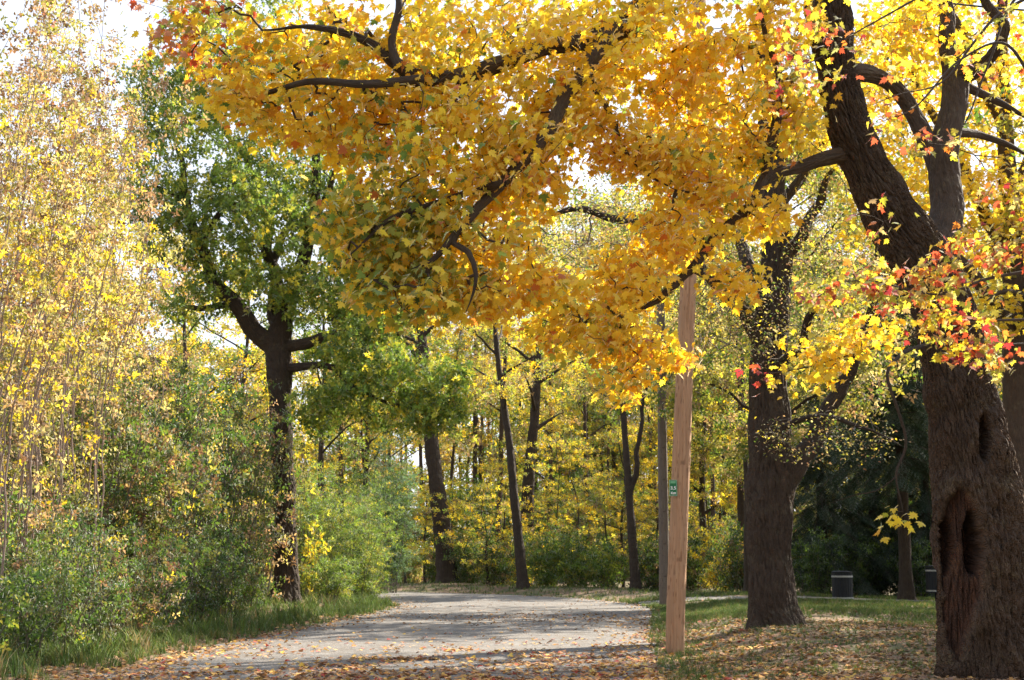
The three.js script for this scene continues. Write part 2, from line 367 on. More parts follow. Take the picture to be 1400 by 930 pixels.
// ---------------------------------------------------------------- ground, road, path
const ROAD = [[-2.6, 14], [-2.4, -6], [-1.9, -18], [-1.4, -25], [-.75, -32], [.2, -41], [.1, -47], [-1.9, -53.5], [-6.5, -59], [-14, -63], [-30, -67], [-70, -72]];
const roadCurve = new THREE.CatmullRomCurve3(ROAD.map(([x, z]) => V(x, 0, z)), false, 'centripetal'), roadPts = roadCurve.getSpacedPoints(420);
const HALF = 3.85;
function roadDist(x, z) {                                          // signed: negative to the left of the direction of travel
  let b = 1e9, s = 1;
  for (let i = 0; i < roadPts.length - 1; i++) {
    const p = roadPts[i], q = roadPts[i + 1], dx = q.x - p.x, dz = q.z - p.z, t = clamp(((x - p.x) * dx + (z - p.z) * dz) / (dx * dx + dz * dz), 0, 1), ex = x - p.x - dx * t, ez = z - p.z - dz * t, d = ex * ex + ez * ez;
    if (d < b) { b = d; s = dx * ez - dz * ex; }
  }
  return Math.sqrt(b) * (s < 0 ? -1 : 1);
}
function ground(x, z, rd) {
  const d = rd ?? roadDist(x, z), e = Math.abs(d) - HALF;
  let h = noise3(x * .12, z * .12, 3) * .10 * sstep(0, 4, e) + noise3(x * .5, z * .5, 8) * .03 * sstep(0, 1.5, e);
  if (e > 0) {
    if (d < 0) h += .5 * sstep(.6, 5, e) + .02 * sstep(0, .6, e);
    else h += .20 * sstep(0, 2.6, e) * (1 - .6 * sstep(4, 12, e)) + .4 * sstep(16, 40, e) * 1;
  }
  return h;
}
const soilMap = makeTex(1024, (u, v) => {
  const a = fbm(u, v, 6, 5), b = fbm(u, v, 40, 3, n2), c = n3(u * 200, v * 200, 200, 200), g = sstep(.42, .62, a);
  const br = [.16, .095, .05], gr = [.075, .085, .028], k = .55 + .7 * b + .5 * (c - .5); return mix3(br, gr, g * .7).map((x) => x * k);
}, true);
const soilBump = makeTex(512, (u, v) => clamp(fbm(u, v, 20, 4, n2), 0, 1));
const roadMap = makeTex(1024, (u, v) => {
  const a = fbm(u, v, 4, 4), b = n2(u * 300, v * 300, 300, 300), c = n3(u * 512, v * 512, 512, 512), d = fbm(u, v, 24, 3, n3), k = .66 + .46 * a + .42 * (b - .5) + .36 * (c - .5) + (c > .92 ? .4 : 0) - (c < .06 ? .25 : 0), w = sstep(.46, .66, d) * .75;
  return mix3([.188, .172, .158], [.145, .115, .09], w).map((x) => x * k);
}, true);
const roadBump = makeTex(512, (u, v) => clamp(.5 * n2(u * 220, v * 220, 220, 220) + .5 * fbm(u, v, 60, 3, n3), 0, 1));
M.soil = new THREE.MeshStandardMaterial({ color: 0xffffff, map: soilMap, bumpMap: soilBump, bumpScale: .05, roughness: 1 });
M.road = new THREE.MeshStandardMaterial({ color: 0xffffff, map: roadMap, bumpMap: roadBump, bumpScale: .03, roughness: .95 });
M.gravel = new THREE.MeshStandardMaterial({ color: new THREE.Color(.95, .95, .95), map: roadMap, bumpMap: roadBump, bumpScale: .02, roughness: .95 });
{
  const axis = (lo, hi, fineLo, fineHi, fine, coarse) => { const a = []; for (let t = lo; t < fineLo; t += coarse) a.push(t); for (let t = fineLo; t <= fineHi; t += fine) a.push(t); for (let t = fineHi + coarse; t <= hi; t += coarse) a.push(t); return a; };
  const xs = axis(-300, 300, -24, 28, .45, 12), zs = axis(-420, 60, -80, -8, .45, 12), P = [], U = [], I = [];
  for (const z of zs) for (const x of xs) { const rd = Math.abs(x) < 60 && z > -100 ? roadDist(x, z) : 40, e = Math.abs(rd) - HALF; P.push(x, ground(x, z, rd) - .05 * (1 - sstep(-.5, .3, e)), z); U.push(x / 5, z / 5); }
  for (let j = 0; j < zs.length - 1; j++) for (let i = 0; i < xs.length - 1; i++) { const a = j * xs.length + i, w = xs.length; I.push(a, a + w, a + 1, a + 1, a + w, a + w + 1); }
  const g = new THREE.BufferGeometry(); g.setAttribute('position', new THREE.Float32BufferAttribute(P, 3)); g.setAttribute('uv', new THREE.Float32BufferAttribute(U, 2)); g.setIndex(I); g.computeVertexNormals();
  tag(part('ground', g, M.soil, scene), 'leaf strewn woodland ground on both sides of the road', null, null, 'structure');
}
function strip(name, pts, half, lift, mat, label, follow) {
  const P = [], U = [], I = [], N = 10; let v = 0;
  pts.forEach((p, i) => {
    const a = pts[Math.max(0, i - 1)], b = pts[Math.min(pts.length - 1, i + 1)], tx = b.x - a.x, tz = b.z - a.z, l = Math.hypot(tx, tz); if (i) v += p.distanceTo(pts[i - 1]);
    for (let k = 0; k <= N; k++) {
      const s = (k / N * 2 - 1), w = half + noise3(p.x * .7, p.z * .7, s > 0 ? 1 : 7) * .22 + noise3(p.x * 2.5, p.z * 2.5, s > 0 ? 4 : 9) * .14, x = p.x - tz / l * s * w, z = p.z + tx / l * s * w;
      P.push(x, (follow ? ground(x, z) : .04 * (1 - s * s)) + lift, z); U.push(s * half / 3, v / 3);
    }
  });
  for (let i = 0; i < pts.length - 1; i++) for (let k = 0; k < N; k++) { const a = i * (N + 1) + k, w = N + 1; I.push(a, a + 1, a + w, a + 1, a + w + 1, a + w); }
  const g = new THREE.BufferGeometry(); g.setAttribute('position', new THREE.Float32BufferAttribute(P, 3)); g.setAttribute('uv', new THREE.Float32BufferAttribute(U, 2)); g.setIndex(I); g.computeVertexNormals();
  if (g.attributes.normal.getY(5) < 0) { g.setIndex(I.map((_, k) => I[k - k % 3 + (2 - k % 3)])); g.computeVertexNormals(); }
  tag(part(name, g, mat, scene), label, null, null, 'structure');
}
strip('road', roadPts, HALF, .012, M.road, 'grey park road strewn with leaves, bending left into the wood');
{ const pp = []; for (let i = 0; i <= 60; i++) pp.push(V(4.2 + i * .6, 0, -46.8 - .0 * i + Math.sin(i * .12) * .4)); strip('path', pp, 1.25, .03, M.gravel, 'pale gravel path running past the litter bins', true); }

const gp = (px, d) => { const x = Xat(px, d); return V(x, ground(x, -d), -d); };

// ---------------------------------------------------------------- the big hollow maple at the right, its crown arching over the road
reseed(101);
{
  const D = 17, k = D / F, base = W(1352, 940, D); base.y = ground(base.x, base.z) - .02;
  const C = (list) => list.map(([px, py, r, d]) => [W(px, py, d ?? D), r * k]);
  const bottom = [[base.clone().add(V(.02, -.15, 0)), 64 * k]];
  const trunk = [...bottom, ...C([[1354, 900, 62], [1350, 850, 61], [1346, 790, 62], [1342, 735, 64], [1335, 670, 59], [1324, 600, 51], [1310, 530, 47], [1300, 470, 44], [1288, 415, 44], [1262, 360, 43], [1226, 305, 38], [1196, 250, 33], [1172, 200, 31], [1154, 150, 30], [1144, 100, 29], [1137, 50, 30], [1132, 0, 31], [1124, -80, 28], [1112, -170, 25], [1098, -280, 20], [1090, -400, 14], [1092, -520, 7]])];
  const wood = [.95, .62, .48], RIM = [[668, 1311, 1319], [690, 1298, 1334], [720, 1289, 1345], [760, 1287, 1347], [790, 1289, 1346], [820, 1291, 1342], [850, 1294, 1332], [880, 1301, 1320], [905, 1308, 1312]];
  const disp = (q, nn, a, al, R) => {
    let d = (ridged(q, a, R, 14, 1.7) - .9) * .055 + noise3(q.x * 34, q.y * 20, q.z * 34) * .005 + noise3(q.x * 2, q.y * 1.4, q.z * 2) * .04 + .12 * R * Math.exp(-(q.y - base.y) / .3) * (.7 + .6 * Math.cos(a * 5 + .6)), c = [1, 1, 1], dz = 0;
    const m = noise3(q.x * 1.1, q.y * .7, q.z * 1.1); c = [1 + m * .12, 1 + m * .14, 1 + m * .13];
    const f = nn.x * -q.x * 0 + nn.z;                               // facing the road and the viewer
    if (f > 0) {
      const [x, y] = toPx(q); let k = 0; while (k < RIM.length - 2 && y > RIM[k + 1][0]) k++;
      const u = clamp((y - RIM[k][0]) / (RIM[k + 1][0] - RIM[k][0]), 0, 1), wv = noise3(0, y * .04, 1) * 3, xl = lerp(RIM[k][1], RIM[k + 1][1], u) + wv, xr = lerp(RIM[k][2], RIM[k + 1][2], u) + wv;
      const e = Math.max(xl - x, x - xr, 668 - y, y - 905);
      if (e < 40) {
        const inn = sstep(3, -4, e), lip = Math.exp(-Math.pow((e - 11) / 10, 2));
        const holes = Math.max(.5 * sstep(1.1, .85, Math.hypot((x - 1336) / 14, (y - 742) / 44)), .36 * sstep(1.15, .8, Math.hypot((x - 1298) / 13, (y - 748) / 38)));
        const fib = (1 - Math.abs(noise3(q.x * 26, q.y * 1.6, 5))) * .06 + noise3(q.x * 60, q.y * 4, 6) * .015;
        dz -= inn * (.17 + holes - fib); d = lerp(d, 0, inn) + lip * .05; c = mix3(c, wood.map((v) => v * (.85 + .35 * noise3(q.x * 30, q.y * 3, 4))), inn);
      }
      const s2 = sstep(1.1, .6, Math.hypot((x - 1348) / 9, (y - 598) / 34)); dz -= s2 * .35;
      d += Math.exp(-Math.pow(Math.hypot((x - 1345) / 24, (y - 630) / 70) - 1, 2) / .08) * .03;
      d += Math.exp(-Math.pow(Math.hypot((x - 1118) / 22, (y - 40) / 24), 2)) * .05;
    }
    return [d, ...c, dz];
  };
  const tg = trunkGeo(trunk, base, 250, .03, disp, true), tp = smoothPath(trunk, .25);
  const L = (list) => C(list);
  const limbs = [
    L([[1262, 375, 30], [1282, 330, 25, 17.25], [1292, 290, 23, 17.4], [1291, 245, 22, 17.5], [1288, 215, 22, 17.5], [1300, 160, 20, 17.6], [1304, 110, 19, 17.7], [1300, 65, 13, 17.8], [1291, 10, 10, 18], [1280, -80, 8, 18.2], [1262, -200, 5, 18.4]]),
    L([[1287, 235, 18, 17.5], [1268, 195, 15, 17.5], [1250, 160, 13, 17.6], [1232, 128, 12, 17.6], [1205, 108, 12, 17.4], [1172, 101, 13, 17.1], [1142, 99, 13, 17]]),
    L([[1305, 105, 13, 17.7], [1330, 95, 11, 17.5], [1355, 75, 9, 17.2], [1370, 40, 8, 17], [1352, 10, 7, 17], [1335, -40, 5, 16.8]]),
    L([[1308, 112, 9, 17.7], [1330, 125, 7, 17.8], [1355, 135, 6, 17.9], [1378, 145, 5, 18], [1415, 170, 4, 18]]),
    L([[1300, 180, 8, 17.6], [1335, 185, 6, 18], [1370, 198, 5, 18.2], [1410, 215, 4, 18.4]]),
    L([[1165, 212, 14], [1125, 215, 11, 16.9], [1090, 228, 9, 16.8], [1050, 242, 9, 16.5], [1030, 275, 8, 16.3], [985, 318, 7, 16.1], [945, 368, 6, 15.9], [905, 405, 5, 15.7], [862, 430, 4, 15.5]]),
    L([[1048, 243, 8, 16.5], [1052, 205, 7.5, 16.5], [1060, 165, 7, 16.5], [1062, 135, 7, 16.6], [1078, 112, 6, 16.7], [1105, 95, 6, 16.8]]),
    L([[1062, 135, 5, 16.6], [1065, 95, 5, 16.4], [1050, 50, 4, 16.2], [1035, -10, 3, 16]]),
    L([[1125, -80, 22], [1060, -130, 18, 16.9], [985, -110, 15, 16.7], [930, -50, 13.5, 16.5], [872, 30, 12, 15.8], [800, 58, 11.5, 15.5], [735, 66, 11, 15.3], [690, 84, 11, 15.1], [640, 102, 10.5, 15], [578, 108, 9.5, 14.8], [545, 92, 8, 14.7], [498, 62, 6, 14.6], [440, 40, 4, 14.5], [360, 40, 3, 14.1]]),
    L([[930, -50, 12, 16.5], [880, 5, 11, 15.9], [838, 45, 10.5, 15.5], [802, 95, 10, 15.2], [770, 138, 9.5, 15], [738, 190, 8.5, 14.8], [690, 252, 7, 14.6], [655, 282, 6, 14.4], [618, 322, 4.5, 14.2], [588, 352, 3, 14.1], [560, 366, 1, 14]]),
    L([[628, 312, 4, 14.2], [618, 334, 3.6, 14.15], [638, 345, 3.6, 14.1], [651, 375, 2.8, 14.1], [648, 402, 1.6, 14.1], [640, 430, .8, 14.1]]),
    L([[690, 250, 5, 14.3], [620, 270, 4, 14.6], [540, 300, 3.2, 14.3], [480, 350, 2.4, 14.1]]),
    L([[545, 92, 6, 14.4], [538, 55, 5, 14.4], [545, 0, 4.5, 14.4], [530, -80, 2.5, 15.2]]),
    L([[578, 108, 6, 14.5], [500, 115, 5, 14.3], [430, 112, 4, 14.3], [350, 130, 3, 14.8], [280, 150, 2.2, 14.6]]),
    L([[802, 95, 5, 15.2], [830, 150, 3.6, 15.4], [850, 205, 2.8, 15.5], [885, 240, 2, 15.5], [925, 262, 1.4, 15.6]]),
    L([[1090, -400, 12], [1000, -330, 10, 17.6], [860, -260, 8, 18], [720, -200, 6, 18], [560, -160, 4, 17.8], [420, -120, 3, 17.5]]),
    L([[1110, -180, 12], [1180, -260, 9, 16.6], [1260, -300, 7, 16.2], [1350, -330, 5, 15.8]]),
    L([[1275, 468, 3.4, 16.7], [1236, 488, 2.4, 16.2], [1215, 512, 2.1, 16], [1230, 560, 2, 16], [1243, 612, 1.8, 16], [1229, 650, 1.5, 16], [1233, 700, 2, 16]]),
    L([[1230, 648, 1, 16], [1205, 668, .8, 16], [1170, 675, .7, 16], [1128, 690, .5, 16]]),
    L([[945, 368, 3, 15.9], [975, 384, 2, 15.7], [1005, 388, 1.4, 15.6], [1030, 402, 1, 15.6]]),
  ];
  limbs[1].keep = true;
  const gr = (p) => noise3(p.x * .8, p.y * .8, p.z * .8), g2 = (p) => noise3(p.x * .35 + 20, p.y * .35, p.z * .35);
  makeTree({
    name: 'maple_tree', label: 'huge leaning maple with a hollow trunk and golden crown arching over the road', base, trunkGeo: tg, bark: M.barkNear, limbs, limbMat: M.bark, limbStep: .12, limbSides: 10, wob: .05, nodes: tp.pts.filter((p) => p.y > 5),
    blobs: [
      pb(640, 50, 290, 80, 16, 1.1, 280), pb(470, 130, 180, 95, 15.2, .9, 200), pb(610, 190, 180, 90, 15.3, .9, 215), pb(545, 300, 95, 75, 14.8, .8, 130), pb(620, 345, 110, 60, 14.8, .8, 120), pb(515, 385, 35, 40, 14.6, .5, 30), pb(580, 400, 75, 35, 14.5, .5, 52), pb(670, 405, 40, 28, 14.7, .4, 24), pb(475, 320, 40, 60, 14.5, .5, 40), pb(700, 60, 230, 70, 14.7, .4, 60), pb(640, 190, 150, 90, 14.3, .4, 52),
      pb(705, 235, 70, 75, 15.2, .8, 90), pb(290, 40, 120, 50, 14.8, .9, 60), pb(330, 130, 50, 40, 14.7, .6, 30), pb(880, 50, 120, 75, 16, 1.2, 150), pb(790, 150, 60, 60, 15.6, .8, 70),
      pb(735, 390, 45, 30, 15, .4, 34), pb(855, 385, 60, 45, 15.7, .6, 60), pb(800, 450, 80, 35, 15.5, .5, 70), pb(875, 470, 40, 30, 15.5, .4, 26), pb(850, 520, 28, 16, 15.4, .3, 12), pb(918, 485, 24, 18, 15.6, .25, 12), pb(925, 325, 60, 45, 16, .6, 62),
      pb(1005, 385, 32, 28, 15.7, .3, 18), pb(905, 215, 80, 40, 15.7, .7, 70), pb(975, 130, 95, 95, 16.4, 1.1, 150), pb(1040, 290, 45, 28, 16.3, .5, 32), pb(965, 255, 50, 30, 16, .5, 34), pb(1060, 30, 60, 70, 16.4, .9, 70), pb(1245, 60, 80, 80, 18, 1, 70), pb(1030, 200, 40, 40, 16.6, .5, 30), pb(1088, 150, 30, 60, 16.6, .5, 34), pb(850, 190, 40, 45, 15.6, .5, 30),
      pb(1232, 706, 12, 6, 16, .08, 2), pb(760, -90, 360, 60, 16.4, 1.6, 80), pb(1050, -150, 260, 100, 17, 2, 60), pb(450, -80, 200, 50, 15.6, 1.4, 30), pb(1300, -180, 150, 100, 16.5, 1.6, 30),
    ],
    merge: true, perTip: [9, 14], spread: .24, size: .106, leaf: mapleLeaf, single: true, twigR: .0032, hang: .7,
    color: (q, p) => {
      const [x, y] = toPx(q), n = gr(p), g = g2(p), edge = sstep(360, 220, x) * sstep(170, 60, y);
      if (edge * .8 > rnd()) return pick([[COL.red, 2], [COL.pink, 2.2], [COL.orange, 2], [COL.olive, 2.5], [COL.gold, 2]]);
      const greenish = (sstep(-.1, .5, g) * .45 + .06) * (.2 + .8 * sstep(860, 560, x));
      if (rnd() < greenish) return pick([[COL.green, .3], [COL.fresh, 1.2], [COL.lime, 3]]);
      return pick([[COL.gold, 3 + 3 * n], [COL.yellow, 4 - 2 * n], [COL.amber, .5 + n * .4], [COL.orange, .16 + .12 * n]]);
    },
  });
}

// ---------------------------------------------------------------- red maple just outside the frame at the right, its twigs reaching in
reseed(202);
{
  const D = 12, base = gp(1640, D), T = (l) => l.map(([px, py, r, d]) => [W(px, py, d ?? D), r]);
  const trunk = [[base.clone().add(V(0, -.1, 0)), .17], [base.clone().add(V(.05, 1.5, 0)), .14], [base.clone().add(V(-.1, 3.2, .1)), .12], [base.clone().add(V(-.25, 5, .2)), .09], [base.clone().add(V(-.3, 7, .2)), .05], [base.clone().add(V(-.2, 8.4, .2)), .02]];
  const tp = smoothPath(trunk, .3);
  const at = (h) => { let b = tp.pts[0]; for (const p of tp.pts) if (Math.abs(p.y - h) < Math.abs(b.y - h)) b = p; return b.clone(); };
  const L = (h, r, l) => [[at(h), r], ...T(l)];
  const limbs = [
    L(2.6, .030, [[1480, 350, .022], [1400, 372, .017, 11.8], [1345, 384, .014, 11.7], [1290, 402, .011, 11.6], [1240, 398, .008, 11.5], [1180, 385, .006, 11.4], [1110, 388, .004, 11.4]]),
    L(2.2, .024, [[1490, 432, .018], [1400, 438, .013, 11.9], [1330, 442, .012, 11.9], [1262, 455, .011, 11.9], [1190, 478, .010, 11.9], [1120, 498, .008, 11.9], [1060, 508, .006, 11.9], [1015, 512, .004, 11.9]]),
    L(3.4, .028, [[1500, 200, .02], [1430, 130, .016, 11.6], [1370, 60, .013, 11.4], [1310, 85, .009, 11.3], [1250, 150, .007, 11.2], [1195, 170, .005, 11.2]]),
    L(4.2, .026, [[1520, 20, .02], [1440, -10, .016, 11.7], [1370, 20, .013, 11.6], [1330, 60, .011, 11.5], [1285, 115, .008, 11.5], [1230, 130, .005, 11.4], [1180, 150, .003, 11.4]]),
    L(4.4, .022, [[1480, -60, .018], [1390, 0, .013, 11.5], [1350, 90, .01, 11.5], [1325, 160, .007, 11.5], [1300, 200, .004, 11.5]]),
    L(4.8, .022, [[1480, -100, .018], [1350, -50, .013, 11.2], [1250, 0, .010, 11.1], [1180, 40, .007, 11], [1120, 80, .005, 11], [1060, 95, .003, 11]]),
    L(2.0, .02, [[1470, 500, .014], [1400, 470, .010, 11.8], [1350, 480, .007, 11.7], [1310, 498, .004, 11.6]]),
  ];
  makeTree({
    name: 'maple_tree', label: 'slender red maple with red, orange and pale green leaves crossing the hollow trunk', base, trunkGeo: trunkGeo(trunk, base, 20, .1, simpleBark(.01, 9, 2, .3, base.y)), bark: M.bark, limbMat: M.twig, limbs, limbStep: .1, limbSides: 6, wob: .03, nodes: tp.pts.slice(8),
    blobs: [
      pb(1350, 340, 60, 30, 11.7, .4, 34), pb(1250, 380, 90, 35, 11.6, .4, 46), pb(1150, 395, 80, 22, 11.5, .3, 32), pb(1300, 420, 70, 30, 11.7, .35, 24), pb(1340, 480, 55, 28, 11.7, .3, 24),
      pb(1130, 475, 80, 32, 11.9, .3, 32), pb(1110, 520, 50, 25, 11.9, .25, 11), pb(1190, 440, 60, 30, 11.9, .3, 18), pb(1035, 508, 20, 14, 11.9, .12, 3), pb(1250, 460, 60, 25, 11.9, .3, 8),
      pb(1150, 60, 110, 60, 11.2, .5, 22), pb(1260, 160, 90, 60, 11.4, .4, 12), pb(1370, 60, 60, 70, 11.5, .5, 14), pb(1080, 110, 60, 40, 11, .3, 9), pb(1200, 270, 50, 60, 11.5, .3, 5), pb(1380, 270, 40, 40, 11.7, .3, 8),
      pb(1560, 100, 180, 200, 12, 1.2, 90), pb(1650, -150, 200, 150, 12, 1.2, 60),
    ],
    merge: true, perTip: [5, 9], spread: .14, size: .072, leaf: mapleLeaf, single: true, twigR: .0016, hang: .6,
    color: (q, p) => {
      const [x, y] = toPx(q), n = noise3(p.x * 2.2, p.y * 2.2, p.z * 2.2);
      if (x < 1050 && y > 480) return pick([[COL.crimson, 3], [COL.red, 1]]);
      if (y > 430 && x < 1240) return pick([[COL.yellow, 5], [COL.gold, 3], [COL.olive, 1]]);
      return pick([[COL.red, 1.6 + 1.5 * n], [COL.orange, 1.4 + n], [COL.crimson, .5 + .4 * n], [COL.yellow, 2 - n], [COL.olive, 1.6 - 1.4 * n], [COL.pale, 1.6 - n], [COL.lime, .9 - .8 * n]]);
    },
  });
}

// ---------------------------------------------------------------- yellow maple behind it at the right edge
reseed(303);
{
  const D = 27, base = gp(1394, D), k = D / F, C = (l) => l.map(([px, py, r, d]) => [W(px, py, d ?? D), r * k]);
  const trunk = [[base.clone().add(V(0, -.1, 0)), .36], ...C([[1394, 740, 22], [1392, 640, 19], [1390, 540, 18], [1388, 440, 17], [1384, 330, 15], [1375, 200, 12], [1370, 80, 9], [1372, -60, 6], [1370, -150, 3]])];
  const limbs = [
    C([[1389, 470, 12], [1350, 400, 9, 26.5], [1290, 340, 7, 26.2], [1220, 300, 5, 26], [1160, 260, 3, 26]]),
    C([[1386, 360, 10], [1330, 260, 8, 27], [1280, 170, 6, 27.2], [1230, 80, 4, 27.4], [1190, 20, 2.5, 27.5]]),
    C([[1388, 430, 10], [1430, 360, 8, 26.6], [1480, 300, 5, 26.3], [1540, 250, 3, 26]]),
    C([[1380, 280, 9], [1430, 160, 7, 27.4], [1470, 60, 4, 27.6], [1500, -30, 3, 27.8]]),
    C([[1375, 180, 8], [1320, 60, 6, 26.4], [1270, -40, 4, 26], [1230, -120, 3, 25.8]]),
    C([[1389, 455, 8], [1400, 420, 6, 26], [1380, 400, 4, 25.4], [1350, 410, 3, 25]]),
  ];
  makeTree({
    name: 'maple_tree', label: 'sunlit bright yellow maple standing behind the hollow trunk', base, trunkGeo: trunkGeo(trunk, base, 28, .12, simpleBark(.03, 7, 1.5, .3, base.y)), bark: M.bark, limbs, limbStep: .3, limbSides: 6, wob: .1,
    blobs: [pb(1340, 110, 150, 100, 27, 1.7, 150), pb(1260, 240, 100, 70, 26.5, 1.2, 80), pb(1370, 290, 80, 80, 26.8, 1.3, 95), pb(1190, 120, 60, 120, 27, 1.2, 55), pb(1120, 150, 45, 90, 27.3, 1, 40), pb(1270, 20, 110, 60, 27, 1.4, 45), pb(1180, 290, 50, 40, 26.2, .8, 16), pb(1350, 420, 60, 40, 26, .9, 22), pb(1330, -60, 160, 90, 27, 2, 80)],
    merge: true, perTip: [15, 21], spread: .42, size: .125, leaf: mapleLeaf, twigR: .004, hang: .6,
    color: () => pick([[COL.yellow, 9], [COL.gold, 2], [COL.lime, .6]]),
  });
}

// ---------------------------------------------------------------- dark old maple in the lawn, with dry thin foliage
reseed(404);
{
  const D = 27.5, base = gp(1056, D), k = D / F, C = (l) => l.map(([px, py, r, d]) => [W(px, py, d ?? D), r * k]);
  const trunk = [[base.clone().add(V(0, -.15, 0)), .50], ...C([[1055, 830, 30.5], [1053, 760, 30.5], [1052, 700, 31], [1053, 650, 31], [1052, 600, 29], [1050, 540, 27], [1052, 480, 25], [1056, 420, 24], [1062, 350, 22], [1058, 270, 19], [1052, 180, 16], [1045, 60, 12], [1040, -60, 8], [1040, -160, 4]])];
  const limbs = [
    C([[1066, 680, 18], [1085, 640, 16, 27.6], [1108, 605, 14, 27.8], [1135, 560, 11, 28], [1165, 500, 9, 28.2], [1190, 420, 6, 28.4], [1200, 330, 4, 28.5]]),
    C([[1050, 480, 12], [1010, 420, 10, 27.2], [960, 370, 8, 27], [900, 320, 7, 26.8], [840, 300, 5.5, 26.6], [785, 288, 4, 26.4], [740, 300, 2.5, 26.3]]),
    C([[1056, 420, 11], [1020, 350, 9, 28.2], [980, 300, 7, 28.6], [920, 240, 5, 29], [860, 200, 3.5, 29.3]]),
    C([[1060, 380, 11], [1095, 330, 9, 27.6], [1120, 280, 7, 27.8], [1150, 210, 5, 28]]),
    C([[1054, 240, 9], [1000, 150, 7, 27.5], [940, 90, 5, 27.5], [880, 60, 3, 27.5]]),
    C([[1056, 300, 8], [1120, 200, 6, 28.5], [1180, 120, 4, 29], [1230, 60, 3, 29.4]]),
    C([[1052, 520, 8], [1090, 470, 6, 26.5], [1110, 430, 5, 26], [1130, 420, 4, 25.6]]),
    C([[1055, 600, 5], [1100, 570, 4, 26.8], [1160, 575, 3, 26.2], [1230, 610, 2, 25.9]]),
  ];
  makeTree({
    name: 'maple_tree', label: 'dark straight maple rising from the lawn with sparse dry olive leaves', base, trunkGeo: trunkGeo(trunk, base, 130, .06, simpleBark(.05, 10, 1.2, .25, base.y), false), bark: M.barkDark, limbs, limbStep: .25, limbSides: 7, wob: .10,
    blobs: [pb(830, 330, 110, 70, 26.8, 1.6, 160), pb(960, 410, 80, 90, 27, 1.4, 110), pb(900, 240, 110, 70, 28.5, 1.6, 80), pb(980, 330, 80, 80, 28, 1.5, 70), pb(1110, 330, 70, 80, 27.5, 1.5, 60), pb(1105, 200, 50, 80, 28.3, 1.3, 60), pb(850, 175, 70, 70, 28.8, 1.5, 60), pb(1060, 440, 80, 60, 26.6, 1.2, 45), pb(1180, 440, 60, 120, 28, 1.3, 50), pb(1130, 590, 90, 35, 26.4, .9, 34), pb(980, 100, 140, 90, 28, 2, 60), pb(1120, 120, 120, 110, 28.5, 2, 60), pb(1060, -60, 150, 90, 28, 2.4, 30)],
    merge: true, perTip: [20, 30], spread: .40, size: .072, leaf: ovateLeaf, twigR: .0036, twigMat: M.twigGrey, segs: 5, hang: .4,
    color: (q, p) => { const n = noise3(p.x * .7, p.y * .7, p.z * .7); return pick([[COL.olive, 3], [COL.tan, 1.2 - n], [COL.pale, 1], [COL.green, 1.3 + n], [COL.brown, 1], [COL.yellow, .6]]); },
  });
}

